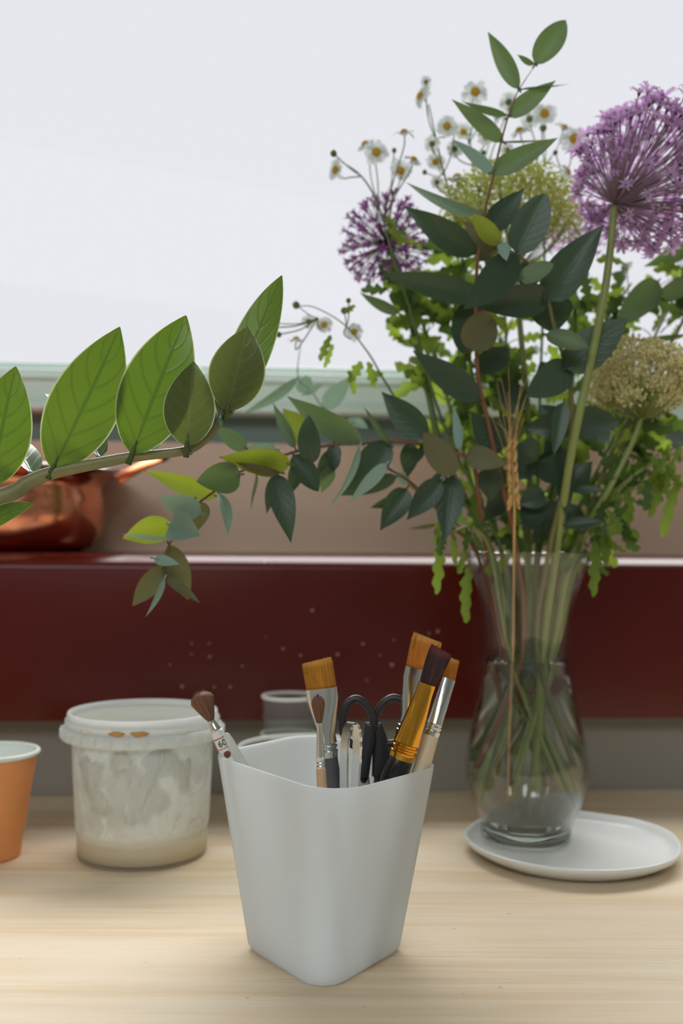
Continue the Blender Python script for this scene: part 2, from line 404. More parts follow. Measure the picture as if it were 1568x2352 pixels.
# ---------------------------------------------------------------- white caddy
def shell_plastic(name, col, tfac, rough):
    m, nt, out = new_mat(name)
    p = prin(nt, mixc(nt, tex(nt, coords(nt), 12), tuple(x * .985 for x in col[:3]) + (1,), col), rough, 0, 0.45)
    tr = N(nt, 'BsdfTranslucent'); tr.inputs[0].default_value = col
    nt.links.new(mix_sh(nt, tfac, p.outputs[0], tr.outputs[0]), out.inputs[0]); return m
M['white_plastic'] = shell_plastic('white_translucent_plastic', srgb(242, 246, 248), 0.58, 0.32)
def rounded_quad(corners, r, seg=8):
    out = []; n = len(corners)
    for i in range(n):
        a, b, c = Vector(corners[i - 1]), Vector(corners[i]), Vector(corners[(i + 1) % n])
        d1 = (a - b).normalized(); d2 = (c - b).normalized(); h = d1.angle(d2) / 2
        tl = r / math.tan(h); p1 = b + d1 * tl; p2 = b + d2 * tl; cen = b + (d1 + d2).normalized() * (r / math.sin(h))
        a1 = math.atan2(p1.y - cen.y, p1.x - cen.x); a2 = math.atan2(p2.y - cen.y, p2.x - cen.x)
        da = (a2 - a1 + math.pi) % (2 * math.pi) - math.pi
        for k in range(seg + 1):
            g = a1 + da * k / seg; out.append(Vector((cen.x + r * math.cos(g), cen.y + r * math.sin(g))))
    return out
CAD_H = 0.123
def push(pts, f): 
    c = sum((Vector(p) for p in pts), Vector((0, 0))) / len(pts); return [c + (Vector(p) - c) * f for p in pts]
top_c = push([(-0.089, 0.723), (-0.005, 0.612), (0.066, 0.693), (-0.022, 0.806)], 1.09)
bot_c = push([(-0.060, 0.677), (-0.010, 0.610), (0.040, 0.677), (-0.012, 0.744)], 1.10)
def caddy_ring(t, inset, r=None):
    cs = [Vector(b) + (Vector(a) - Vector(b)) * t for a, b in zip(top_c, bot_c)]
    ring = rounded_quad(cs, 0.017 + 0.009 * t)
    c = sum(ring, Vector((0, 0))) / len(ring)
    return [p + (c - p).normalized() * inset for p in ring]
cd = thing('desk_caddy', (-0.01, 0.68, 0), 'white tapered plastic caddy holding paint brushes and scissors', 'caddy')
mb = MB(); rings = []
for z, ins in ((0.0, 0.006), (0.0015, 0.0022), (0.005, 0.0), (0.03, 0), (0.06, 0), (0.09, 0), (0.1205, 0), (0.1228, 0.0003), (0.1235, 0.0011), (0.1228, 0.0019), (0.1205, 0.0022), (0.08, 0.0022), (0.04, 0.0022), (0.006, 0.0025), (0.003, 0.006)):
    rings.append([(p.x, p.y, z) for p in caddy_ring(z / CAD_H, ins)])
nr = len(rings[0]); V = [q for r_ in rings for q in r_]
Fs = [(i * nr + k, i * nr + (k + 1) % nr, (i + 1) * nr + (k + 1) % nr, (i + 1) * nr + k) for i in range(len(rings) - 1) for k in range(nr)]
Fs += [tuple(range(nr - 1, -1, -1)), tuple((len(rings) - 1) * nr + k for k in range(nr))]
mb.add(V, Fs); mb.obj('body', M['white_plastic'], cd)

# ---------------------------------------------------------------- brushes, scissors and tools in the caddy
def hair_mat(name, c1, c2, tip=None):
    m, nt, out = new_mat(name)
    uv = N(nt, 'UVMap'); mp = N(nt, 'Mapping'); nt.links.new(uv.outputs[0], mp.inputs[0]); mp.inputs[3].default_value = (16, 0.45, 1)
    n1 = tex(nt, mp.outputs[0], 2.2, 4, 0.7)
    c = mixc(nt, ramp(nt, n1, 0.3, 0.7), c1, c2)
    if tip:
        sep = N(nt, 'SeparateXYZ'); nt.links.new(uv.outputs[0], sep.inputs[0]); c = mixc(nt, ramp(nt, sep.outputs[1], 0.72, 1.0, 0, 0.8), c, tip)
    p = prin(nt, c, 0.45, 0, 0.35, n1, 0.7)
    tr = N(nt, 'BsdfTranslucent'); put(nt, tr.inputs[0], c)
    nt.links.new(mix_sh(nt, 0.25, p.outputs[0], tr.outputs[0]), out.inputs[0]); return m
M['hair_gold'] = hair_mat('golden_bristle', srgb(176, 116, 34), srgb(222, 158, 58), srgb(246, 186, 84))
M['hair_orange'] = hair_mat('orange_bristle', srgb(204, 116, 34), srgb(238, 160, 66), srgb(252, 192, 96))
M['hair_plum'] = hair_mat('plum_bristle', srgb(40, 30, 34), srgb(98, 66, 72), srgb(140, 72, 78))
M['hair_brown'] = hair_mat('brown_hair', srgb(92, 62, 46), srgb(182, 134, 106), srgb(150, 106, 82))
M['steel'] = plain('bright_steel', srgb(214, 216, 214), 0.16, 1.0, 0.05, 80)
M['ferrule_silver'] = plain('silver_ferrule', srgb(206, 212, 210), 0.2, 1.0, 0.05, 60)
M['ferrule_gold'] = plain('gold_ferrule', srgb(228, 168, 62), 0.16, 1.0, 0.06, 60)
M['h_grey'] = plain('slate_handle', srgb(84, 82, 88), 0.35, var=0.05)
M['h_black'] = plain('black_handle', srgb(30, 28, 30), 0.22, var=0.1)
M['h_wood'] = plain('raw_wood_handle', srgb(206, 170, 128), 0.5, var=0.12, stretch=(8, 8, 1), scale=60)
M['h_cream'] = plain('cream_wood_handle', srgb(214, 194, 164), 0.45, var=0.06, stretch=(8, 8, 1), scale=60)
M['h_white'] = plain('white_enamel_handle', srgb(226, 228, 222), 0.35, var=0.04)
M['stick'] = plain('bleached_wood', srgb(206, 210, 200), 0.6, var=0.1, stretch=(10, 10, 1), scale=60)
M['red_band'] = plain('red_band', srgb(196, 74, 58), 0.4)
M['brown_blot'] = plain('rust_paint', srgb(110, 58, 32), 0.5, var=0.3)
M['ink'] = plain('black_ink', srgb(28, 28, 32), 0.6)
M['black_plastic'] = plain('black_plastic', srgb(46, 47, 47), 0.38, var=0.08)

def sect(mb, c, ax, side, rx, ry, n=16, uvv=0.0, power=2.0):
    """one cross-section of a brush: an oval that may be squarish"""
    nrm = ax.cross(side); o = []
    for k in range(n):
        a = 2 * math.pi * k / n; ca, sa = math.cos(a), math.sin(a)
        o.append(c + side * (rx * math.copysign(abs(ca) ** (2 / power), ca)) + nrm * (ry * math.copysign(abs(sa) ** (2 / power), sa)))
    return o
def loft(mb, secs, mat=0, vs=None, cap=(True, True)):
    n = len(secs[0]); V = [q for s in secs for q in s]; m_ = len(secs)
    vs = vs or [i / (m_ - 1) for i in range(m_)]
    UV = [(abs(2 * k / n - 1), vs[i]) for i in range(m_) for k in range(n)]
    Fs = [(i * n + k, i * n + (k + 1) % n, (i + 1) * n + (k + 1) % n, (i + 1) * n + k) for i in range(m_ - 1) for k in range(n)]
    if cap[0]: Fs.append(tuple(range(n - 1, -1, -1)))
    if cap[1]: Fs.append(tuple((m_ - 1) * n + k for k in range(n)))
    mb.add(V, Fs, mat, UV)
def brush(name, label, tip, base, fer, low, wid, mats, flatness=0.25, turn=0.0, top_slant=0.0, hwid=None, rounded=False, splay=1.0, crimps=2, hair_n=40, group='paint brushes in the caddy'):
    """tip/base/fer: points at the end of the bristle, its root and the lower end of the ferrule; low: lower end of the handle
    wid: widths (tip, root, ferrule end); all in metres"""
    tip, base, fer, low = map(Vector, (tip, base, fer, low)); ax = (tip - base).normalized()
    side, _ = frame_axes(ax, None, turn, base)
    t = thing(name, tuple(low), label, 'paint brush', group)
    # bristle: tapered body plus loose hairs at the end
    mb = MB(); L = (tip - base).length; secs = []; vs = []
    for i in range(9):
        s = i / 8
        if rounded:
            kn = 0.72 if splay > 1 else 0.70
            rx = (wid[1] + (wid[0] - wid[1]) * min(1, s / kn) ** 0.85) / 2
            if s > kn: rx *= math.sqrt(max(0.0, 1 - ((s - kn) / (1 - kn)) ** 2 * (0.84 if splay > 1 else 0.66)))
            ry = rx * flatness
        else:
            rx = (wid[1] + (wid[0] - wid[1]) * math.sin(s * math.pi / 2)) / 2 * (.94 if i == 8 else 1); ry = wid[1] * flatness / 2 * (1 - 0.62 * s)
        c = base + ax * (L * s)
        q = sect(mb, c, ax, side, rx, max(ry, 0.0007), 24, s, 2.6 if not rounded else 2.0)
        if i == 8 and not rounded: q = [p + ax * (top_slant * (p - c).dot(side)) for p in q]
        secs.append(q); vs.append(s)
    loft(mb, secs, 0, vs)
    r2 = random.Random(name + label)
    for _ in range(hair_n):
        g = r2.uniform(-1, 1); h = r2.uniform(-1, 1)
        rx0 = wid[1] / 2 * 0.9; rx1 = (wid[0] / 2) * ((0.62 if splay <= 1 else 0.85) if rounded else 0.97)
        ry0 = wid[1] * flatness / 2 * 0.9; n_ = ax.cross(side)
        p1 = base + ax * (L * 0.55) + side * g * (rx0 + (max(wid[0], wid[1]) / 2 - rx0) * 0.8) * 0.98 + n_ * h * ry0 * 0.6
        p2 = base + ax * (L * ((1 if not rounded else 1.02 - 0.22 * g * g) + r2.uniform(-0.03, 0.05 if not rounded else 0.1)) + (0 if rounded else 1) * top_slant * g * rx1) + side * g * rx1 + n_ * h * ry0 * 0.35
        tube(mb, [p1, (p1 + p2) / 2, p2], [0.00022, 0.00026, 0.00010], 3)
        for k in range(1, 12): pass
    mb.obj('bristle', mats[0], t)
    # ferrule: flat at the bristle, round with crimped rings at the handle
    mb = MB(); fa = (base - fer).normalized(); fs, _ = frame_axes(fa, None, turn, fer); LF = (base - fer).length; secs = []
    fr = wid[2] / 2
    prof = [(0.0, 1.0), (0.05, 1.04), (0.07, 1.08)]
    for k in range(crimps): z = 0.09 + 0.07 * k; prof += [(z, 1.08), (z + 0.012, 0.95), (z + 0.035, 0.95), (z + 0.05, 1.08)]
    prof += [(0.30, 1.0), (0.5, None), (0.7, None), (0.85, None), (1.0, None)]
    for s, k in prof:
        blend = 0 if k else ((s - 0.3) / 0.55 if s < 0.85 else 1.0)
        blend = min(1, max(0, blend)); kk = k or 1.0
        rx = fr * kk * (1 - blend) + (wid[1] / 2 * 1.04) * blend
        ry = fr * kk * (1 - blend) + (wid[1] * flatness / 2 * 1.1) * blend
        secs.append(sect(mb, fer + fa * (LF * s), fa, fs, rx, ry, 24, s, 2 + 1.5 * blend * (0 if rounded else 1)))
    loft(mb, secs, 0); fo = mb.obj('ferrule', mats[1], t); sharp(fo.data, R(48))
    # handle
    hw = (hwid or wid[2] * 0.95) / 2; mb = MB(); ha = (fer - low); LH = ha.length; ha.normalize(); hs, _ = frame_axes(ha, None, 0, fer)
    secs = [sect(mb, low + ha * (LH * s), ha, hs, hw * k, hw * k, 14) for s, k in ((0, .25), (.02, .4), (.2, .55), (.5, .8), (.75, 1.0), (.9, 1.02), (1.0, .97), (1.01, .9))]
    loft(mb, secs, 0); hd = mb.obj('handle', mats[2], t)
    return t
def low_end(a, b, z):    # follow the line a->b down to height z
    a, b = Vector(a), Vector(b); d = b - a; return a + d * ((z - a.z) / d.z)
def mm(px, Y): return px * Y / F

Y = 0.715; a_t, a_b, a_f = P(727, 1517, Y), P(738, 1581, Y), P(758, 1738, Y)
brush('flat_brush', 'wide golden flat brush with silver ferrule and grey handle standing upright', a_t, a_b, a_f, low_end(a_t, a_f, 0.012), (mm(72, Y), mm(71, Y), mm(37, Y)), (M['hair_gold'], M['ferrule_silver'], M['h_grey']), 0.22, 0.12, 0.09)
Y = 0.640; a_t, a_b, a_f = P(729, 1600, Y), P(733, 1660, Y), P(737, 1769, Y)
brush('round_brush', 'thin round brush with brown hair and raw wood handle by the front corner', a_t, a_b, a_f, low_end(a_t, a_f, 0.012), (mm(32, Y), mm(13, Y), mm(19, Y)), (M['hair_brown'], M['ferrule_silver'], M['h_wood']), 1.0, 0, 0, mm(23, Y), True, 1.0, 2, 60)
Y = 0.724; a_t, a_b, a_f = P(457, 1592, Y), P(485, 1655, Y), P(498, 1682, Y)
fan = brush('mop_brush', 'small brown hair brush leaning out over the bucket, handle marked with a number', a_t, a_b, a_f, low_end(P(498, 1682, Y), P(554, 1800, Y), 0.02), (mm(56, Y), mm(15, Y), mm(23, Y)), (M['hair_brown'], M['ferrule_silver'], M['h_white']), 0.8, 0, 0.25, mm(31, Y), True, 2.0, 0, 150)
def on_handle(px, py, half, r, mat, name, Y):
    c = P(px, py, Y); ax_ = (P(498, 1682, Y) - P(554, 1800, Y)).normalized(); s_, _ = frame_axes(ax_, None, 0, c); m_ = MB()
    loft(m_, [sect(m_, c - ax_ * half, ax_, s_, r, r, 16), sect(m_, c + ax_ * half, ax_, s_, r, r, 16)]); return m_.obj(name, mat, fan)
on_handle(504, 1694.6, mm(1.2, Y), mm(15.9, Y), M['red_band'], 'painted_band', Y)
on_handle(514.5, 1716.8, mm(1.2, Y), mm(15.9, Y), M['red_band'], 'painted_band', Y)
c = P(521, 1731, Y); ax_ = (P(498, 1682, Y) - P(554, 1800, Y)).normalized(); s_, n_ = frame_axes(ax_, None, 0, c); mb = MB()
lathe(mb, [(0.0, -.9), (.6, -.7), (.95, -.2), (1.0, .1), (.8, .5), (.4, .85), (0, 1)], (0, 0, 0), 14)
mb.v = [c + ax_ * q.z * mm(11, Y) + s_ * q.x * mm(8, Y) + n_ * (mm(14.6, Y) + q.y * mm(1.6, Y)) for q in mb.v]; mb.obj('paint_stain', M['brown_blot'], fan)
tx = bpy.data.curves.new('number', 'FONT'); tx.body = '60'; tx.size = mm(21, Y); tx.align_x = 'CENTER'; tx.align_y = 'CENTER'; tx.extrude = 0.00005
tmp = bpy.data.objects.new('number_text', tx); COL.objects.link(tmp); tx.materials.append(M['ink'])
nm = bpy.data.meshes.new_from_object(tmp.evaluated_get(bpy.context.evaluated_depsgraph_get())); bpy.data.objects.remove(tmp)
nm.materials.clear(); nm.materials.append(M['ink']); to = link('number', nm, fan)
c = P(509.5, 1706, Y); n_ = (Vector((0, 0, EYE)) - c).normalized(); upv = (P(498, 1682, Y) - P(554, 1800, Y)).normalized(); xv = upv.cross(n_).normalized(); nn = xv.cross(upv)
to.matrix_local = Matrix.Translation(c + nn * mm(16.6, Y) - Vector(fan['_o'])) @ Matrix((xv, upv, nn)).transposed().to_4x4()
# bleached stick beside it
Y = 0.712; st = thing('wooden_stick', tuple(P(600, 1830, Y)), 'pale flat wooden stick beside the small leaning brush', 'stick')
mb = MB(); a_t, a_b = P(517, 1684, Y), low_end(P(517, 1684, Y), P(566, 1768, Y), 0.02); ax_ = (a_t - a_b).normalized(); s_, _ = frame_axes(ax_, None, 0.25, a_t); L = (a_t - a_b).length
loft(mb, [sect(mb, a_b + ax_ * L * s, ax_, s_, mm(w_, Y), 0.0011, 16, 0, 3) for s, w_ in ((0, 8), (.3, 9), (.7, 10), (.95, 9.5), (.985, 8), (.996, 5), (1, 2))]); mb.obj('blade', M['stick'], st)
Y = 0.714; a_t, a_b, a_f = P(982, 1464, Y), P(963, 1536, Y), P(925, 1690, Y)
brush('flat_brush', 'tall amber flat brush with silver ferrule behind the plum-haired one', a_t, a_b, a_f, low_end(a_t, a_f, 0.012), (mm(74, Y), mm(66, Y), mm(36, Y)), (M['hair_orange'], M['ferrule_silver'], M['h_black']), 0.24, -0.3, -0.12)
Y = 0.684; a_t, a_b, a_f = P(1014, 1492, Y), P(981, 1571, Y), P(921, 1742, Y)
brush('flat_brush', 'plum-haired flat brush with gold ferrule and black handle leaning right', a_t, a_b, a_f, low_end(a_t, a_f, 0.012), (mm(56, Y), mm(38, Y), mm(58, Y)), (M['hair_plum'], M['ferrule_gold'], M['h_black']), 0.42, -0.25, -0.12, mm(58, Y))
Y = 0.700; a_t, a_b, a_f = P(1042, 1514, Y + .008), P(1030, 1560, Y + .0045), P(989, 1692, Y - .006)
brush('flat_brush', 'narrow orange flat brush with silver ferrule and cream handle against the rim', a_t, a_b, a_f, low_end(a_t, a_f, 0.014), (mm(29, Y), mm(31, Y), mm(35, Y)), (M['hair_orange'], M['ferrule_silver'], M['h_cream']), 0.5, -0.2, -0.12, mm(37, Y))
# scissors
Y = 0.725; sc_ = thing('scissors', tuple(P(850, 2050, Y)), 'scissors with black plastic loop handles standing handles up', 'scissors')
def scissor_half(pts, shank, sgn, dy):
    mb = MB(); q = spline([tuple(P(x, y, Y + dy)) for x, y in pts], 5)
    tube(mb, q, [mm(9.5, Y) for _ in q], 10)
    sh = spline([tuple(P(x, y, Y + dy)) + (mm(w_, Y),) for x, y, w_ in shank], 4)
    secs = []
    for i, p in enumerate(sh):
        c_ = Vector(p[:3]); d_ = (Vector(sh[min(i + 1, len(sh) - 1)][:3]) - Vector(sh[max(0, i - 1)][:3])).normalized(); s2, _ = frame_axes(d_, None, 0, c_)
        secs.append(sect(mb, c_, d_, s2, p[3], 0.0038, 14, 0, 3))
    loft(mb, secs); mb.obj('handle', M['black_plastic'], sc_)
scissor_half([(850, 1690), (858, 1655), (845, 1625), (820, 1605), (797, 1617), (786, 1650), (787, 1680), (800, 1703), (825, 1716), (848, 1708), (850, 1690)], [(848, 1660, 10), (846, 1700, 14), (838, 1740, 15), (833, 1784, 14)], 1, 0.0)
scissor_half([(866, 1690), (860, 1655), (874, 1622), (900, 1603), (925, 1612), (936, 1640), (934, 1670), (924, 1695), (898, 1708), (874, 1703), (866, 1690)], [(866, 1662, 10), (872, 1700, 18), (876, 1740, 22), (872, 1784, 19)], -1, 0.004)
for x0, x1, dy in ((833, 862, 0.0), (872, 846, 0.004)):
    mb = MB(); a_ = P(x0, 1780, Y + dy); b_ = P(x1, 2060, Y + dy); d_ = (b_ - a_).normalized(); s2, _ = frame_axes(d_, None, 0, a_); L = (b_ - a_).length
    loft(mb, [sect(mb, a_ + d_ * L * s, d_, s2, mm(w_, Y), 0.0009, 8, 0, 4) for s, w_ in ((0, 14), (.35, 15), (.7, 10), (1, 1.5))]); mb.obj('blade', M['steel'], sc_)
mb = MB(); c = P(857, 1890, Y - 0.001); n_ = (Vector((0, 0, EYE)) - c).normalized(); tube(mb, [c - n_ * 0.001, c + n_ * 0.0012], 0.0032, 16); mb.obj('pivot_screw', M['steel'], sc_)
# bent steel ribbon
Y = 0.672; rb = thing('ribbon_tool', tuple(P(803, 2100, Y)), 'bright steel ribbon tool bent into a narrow loop in the caddy', 'sculpting tool')
mb = MB(); path = spline([tuple(P(x, y, Y + d)) for x, y, d in ((800, 2080, .003), (792, 1900, .004), (790, 1800, .004), (791, 1730, .004), (794, 1692, .0035), (800, 1669, .002), (808, 1661, .0), (816, 1669, -.002), (820, 1692, -.003), (820, 1730, -.0035), (816, 1800, -.0035), (810, 1900, -.003), (806, 2080, -.002))], 6)
wv = Vector((0.62, -0.78, 0.05)).normalized() * 0.0042
V = []; th = 0.0009
for i, p in enumerate(path):
    c_ = Vector(p); d_ = (Vector(path[min(i + 1, len(path) - 1)]) - Vector(path[max(i - 1, 0)])).normalized(); nn = d_.cross(wv).normalized() * th
    ww = wv * (1 + (0.14 if i % 4 == 0 and 20 < i < 60 else 0))
    V += [c_ - ww * 0.9 - nn, c_ + ww * 0.9 - nn, c_ + ww * 0.9 + nn, c_ - ww * 0.9 + nn]
k_ = len(path)
mb.add(V, [(i * 4 + j, i * 4 + (j + 1) % 4, (i + 1) * 4 + (j + 1) % 4, (i + 1) * 4 + j) for i in range(k_ - 1) for j in range(4)] + [(3, 2, 1, 0), tuple((k_ - 1) * 4 + j for j in range(4))])
o = mb.obj('ribbon', M['steel'], rb); sharp(o.data, R(40))

# ---------------------------------------------------------------- plaster bucket, paper cup, clear jars
M['tub'] = milky('cloudy_tub', srgb(244, 246, 243), 0.62, 0.5, 0.3, 24)
M['lidm'] = milky('cloudy_lid', srgb(244, 247, 246), 0.25, 0.5, 0.3); M['liddisc'] = milky('clear_lid_disc', srgb(236, 238, 232), 0.62, 0.5, 0.25)
M['clearp'] = milky('clear_cup_plastic', srgb(230, 236, 236), 0.92, 0.5, 0.15)
M['slip'] = plain('beige_slip', srgb(242, 216, 176), 0.45, var=0.05)
M['crust'] = plain('dried_plaster', srgb(230, 226, 216), 0.8, var=0.06, scale=60, bump=0.4)
M['ochre'] = plain('ochre_crust', srgb(196, 150, 84), 0.8, var=0.2)
bc = Vector((P(327, 1960, 0.894).x, 0.894, 0))
bk = thing('plaster_bucket', tuple(bc), 'cloudy white lidded tub with beige slip in the bottom', 'bucket')
mb = MB(); lathe(mb, [(0.0, 0.0012), (0.052, 0.0012), (0.0565, 0.0), (0.0575, 0.002), (0.0578, 0.02), (0.0588, 0.028), (0.0592, 0.03), (0.0610, 0.070), (0.0628, 0.112), (0.0618, 0.112), (0.0600, 0.07), (0.0582, 0.03), (0.0566, 0.004), (0.0, 0.0032)], bc, 64); mb.obj('tub', M['tub'], bk)
mb = MB(); lathe(mb, [(0.0, 0.0036), (0.0562, 0.0042), (0.0570, 0.0215), (0.0, 0.0215)], bc, 48); mb.obj('slip', M['slip'], bk)
mb = MB(); lathe(mb, [(0.0650, 0.1060), (0.0706, 0.1055), (0.0712, 0.1062), (0.0708, 0.1150), (0.0698, 0.1158), (0.0660, 0.1160), (0.0652, 0.1145), (0.0696, 0.1140), (0.0698, 0.1072), (0.0650, 0.1070)], bc, 72, close=True)
lid = mb.obj('lid', M['lidm'], bk)
mb = MB(); lathe(mb, [(0.0655, 0.1162), (0.0676, 0.1164), (0.0672, 0.1195), (0.0682, 0.1205), (0.0680, 0.1220), (0.0664, 0.1228), (0.0662, 0.1272), (0.0654, 0.1284), (0.0640, 0.1280), (0.0634, 0.1235), (0.0640, 0.1180)], bc, 72, close=True); mb.obj('lid_ring', M['lidm'], lid)
mb = MB(); lathe(mb, [(0.0, 0.1222), (0.0600, 0.1222), (0.0636, 0.1236), (0.0638, 0.1226), (0.0602, 0.1210), (0.0, 0.1210)], bc, 48); mb.obj('lid_disc', M['liddisc'], lid)
for k in range(30):                           # grip ribs around the skirt
    a = 2 * math.pi * (k + 0.5) / 30; m_ = MB(); p = bc + Vector((0.0714 * math.cos(a), 0.0714 * math.sin(a), 0.1108))
    u_ = Vector((-math.sin(a), math.cos(a), 0)); o_ = Vector((math.cos(a), math.sin(a), 0)); z_ = Vector((0, 0, 1))
    q = [p + u_ * sx * 0.0026 + o_ * so * 0.0011 + z_ * sz * 0.0036 for sz in (-1, 1) for so in (-1, 1) for sx in (-1, 1)]
    m_.add(q, [(0, 1, 3, 2), (4, 6, 7, 5), (0, 4, 5, 1), (2, 3, 7, 6), (0, 2, 6, 4), (1, 5, 7, 3)])
    if math.sin(a) < 0.25: m_.obj('grip_rib', M['lidm'], lid, False)
def patch(cx, cz, w_, h_, seed, mat, name, r_in=None, dr=0.0):
    """a smear of plaster clinging to the inner wall"""
    g = random.Random(seed); mb = MB(); n_ = 26; V = []; UV = []
    def at(da, z): rr = (r_in or (0.0583 + (z - 0.03) * 0.045)) + dr; a = -math.pi / 2 + da; return bc + Vector((rr * math.cos(a), rr * math.sin(a), z))
    V.append(at(cx, cz))
    for k in range(n_):
        a = 2 * math.pi * k / n_; rr = 0.75 + 0.38 * noise.noise((math.cos(a) * 1.7 + seed, math.sin(a) * 1.7, seed * 0.7)) + 0.18 * noise.noise((math.cos(a) * 5 + seed, math.sin(a) * 5, 3))
        V.append(at(cx + w_ * rr * math.cos(a), cz + h_ * rr * math.sin(a)))
    mb.add(V, [(0, 1 + k, 1 + (k + 1) % n_) for k in range(n_)]); o = mb.obj(name, mat, bk)
    s_ = o.modifiers.new('thick', 'SOLIDIFY'); s_.thickness = 0.0008; return o
for i, (cx, cz, w_, h_) in enumerate(((-0.62, 0.083, .30, .020), (-0.10, 0.094, .20, .014), (0.22, 0.062, .42, .026), (0.48, 0.092, .34, .014), (-0.45, 0.058, .26, .014), (0.80, 0.08, .2, .02), (0.06, 0.08, .14, .02))):
    patch(cx, cz, w_, h_, i + 3, M['crust'], 'plaster_smear', None, -0.0004)
for i, (cx, w_) in enumerate(((-0.12, .14), (0.16, .16), (-0.6, .1), (0.72, .12))):
    patch(cx, 0.1182, w_, .0026, i + 23, M['ochre'] if i < 2 else M['crust'], 'dried_crust', 0.0690, 0.0002)

M['kraft'] = plain('orange_kraft_paper', srgb(232, 156, 96), 0.6, var=0.08, scale=60)
M['cup_white'] = plain('white_cup_lining', srgb(232, 238, 232), 0.45, var=0.02)
cc = Vector((P(-20, 1730, 0.88).x, 0.88, 0))
cp = thing('paper_cup', tuple(cc), 'orange kraft paper cup with a white rolled rim', 'cup')
mb = MB(); lathe(mb, [(0.0, 0.004), (0.0238, 0.004), (0.0238, 0.0), (0.0250, 0.0), (0.0255, 0.003), (0.0392, 0.0905)], cc, 56); mb.obj('sleeve', M['kraft'], cp)
mb = MB(); lathe(mb, [(0.0387, 0.0900), (0.0250, 0.0055), (0.0, 0.0052)], cc, 56); mb.obj('lining', M['cup_white'], cp)
mb = MB(); lathe(mb, [(0.0398 + 0.0021 * math.cos(a), 0.0918 + 0.0023 * math.sin(a)) for a in [2 * math.pi * k / 12 for k in range(13)]], cc, 56); mb.obj('rolled_rim', M['cup_white'], cp)

def clear_pot(name, label, cat, c, r0, r1, h, ribs, group=None):
    t = thing(name, tuple(c), label, cat, group)
    mb = MB(); pr = [(0.0, 0.001), (r0 * 0.96, 0.001), (r0, 0.002)]
    for z in ribs: f = lambda q: r0 + (r1 - r0) * q / h; pr += [(f(z - 0.003), z - 0.003), (f(z) + 0.0014, z - 0.001), (f(z) + 0.0014, z + 0.001), (f(z + 0.003), z + 0.003)]
    pr += [(r1, h - 0.004)]; inner = [(max(0, r - 0.0011), z + (0.0012 if r < 1e-6 or z < 0.003 else 0)) for r, z in reversed(pr)]
    mb2 = MB(); lathe(mb, pr + inner, c, 56); mb.obj('wall', M['clearp'], t)
    lathe(mb2, [(r1 - 0.0003 + 0.0013 * math.cos(a), h - 0.002 + 0.002 * math.sin(a)) for a in [2 * math.pi * k / 10 for k in range(11)]], c, 56); mb2.obj('rim', M['lidm'], t)
    return t
cj = Vector((P(700, 1690, 0.885).x, 0.885, 0))
clear_pot('clear_tub', 'wide clear plastic tub behind the white caddy, only its rim showing', 'tub', cj, 0.050, 0.059, 0.099, (0.088,))
Yj = 1.005; cjx = P(660, 1600, Yj).x
for i, (z0, lab) in enumerate(((0.0, 'lowest small clear plastic jar of the stack behind the caddy'), (0.045, 'middle small clear plastic jar of the stack behind the caddy'), (0.083, 'topmost small clear plastic jar of the stack, open, before the red ledge'))):
    clear_pot('clear_jar', lab, 'jar', Vector((cjx + 0.001 * i, Yj, z0)), 0.0245, 0.0275, 0.044, (0.03, 0.037) if i < 2 else (0.012, 0.022), 'stacked clear jars')

# ---------------------------------------------------------------- saucepan on the ledge
M['copper'] = plain('polished_copper', srgb(232, 152, 120), 0.17, 1.0, 0.06, 14)
M['rimsteel'] = plain('tinned_rim', srgb(226, 226, 226), 0.22, 1.0, 0.04, 30)
M['handle_orange'] = plain('copper_handle', srgb(214, 112, 70), 0.25, 1.0, 0.05, 30)
sy = 1.195; sx = P(40, 1180, sy).x; s0 = Vector((sx, sy, 0.2692))
sp = thing('copper_saucepan', tuple(s0), 'polished copper saucepan with flared rim standing on the red ledge', 'saucepan')
mb = MB(); lathe(mb, [(0.0, 0.0), (0.072, 0.0), (0.086, 0.006), (0.098, 0.022), (0.1035, 0.042), (0.1015, 0.062), (0.0985, 0.074), (0.1000, 0.082), (0.108, 0.089), (0.128, 0.0945), (0.129, 0.0955), (0.107, 0.0915), (0.0985, 0.084), (0.097, 0.072), (0.1, 0.05), (0.095, 0.025), (0.08, 0.006), (0.0, 0.003)], s0, 72); mb.obj('pan_body', M['copper'], sp)
mb = MB(); lathe(mb, [(0.1285 + 0.0022 * math.cos(a), 0.0952 + 0.002 * math.sin(a)) for a in [2 * math.pi * k / 10 for k in range(11)]], s0, 72); mb.obj('rim', M['rimsteel'], sp)
hp = spline([tuple(P(268, 1102, 1.13)), tuple(P(300, 1085, 1.135)), tuple(P(335, 1066, 1.15)), tuple(P(366, 1053, 1.17))], 5)
mb = MB(); secs = []
for i, p in enumerate(hp):
    d_ = (Vector(hp[min(i + 1, len(hp) - 1)]) - Vector(hp[max(i - 1, 0)])).normalized(); s2, _ = frame_axes(d_, None, 0.9, Vector(p)); secs.append(sect(mb, Vector(p), d_, s2, 0.009 - 0.003 * i / len(hp), 0.0022, 12, 0, 3))
loft(mb, secs); mb.obj('handle', M['handle_orange'], sp)
mb = MB(); e0 = Vector(hp[-1]); e1 = e0 + (Vector(hp[-1]) - Vector(hp[-3])).normalized() * 0.016; tube(mb, spline([tuple(e0 - (e1 - e0) * 0.2) + (0.004,), tuple((e0 + e1) / 2) + (0.0062,), tuple(e1) + (0.004,)], 4), [0.004, 0.0052, 0.006, 0.0064, 0.0062, 0.006, 0.0055, 0.0048, 0.003], 10); mb.obj('handle_tip', M['h_black'], sp)
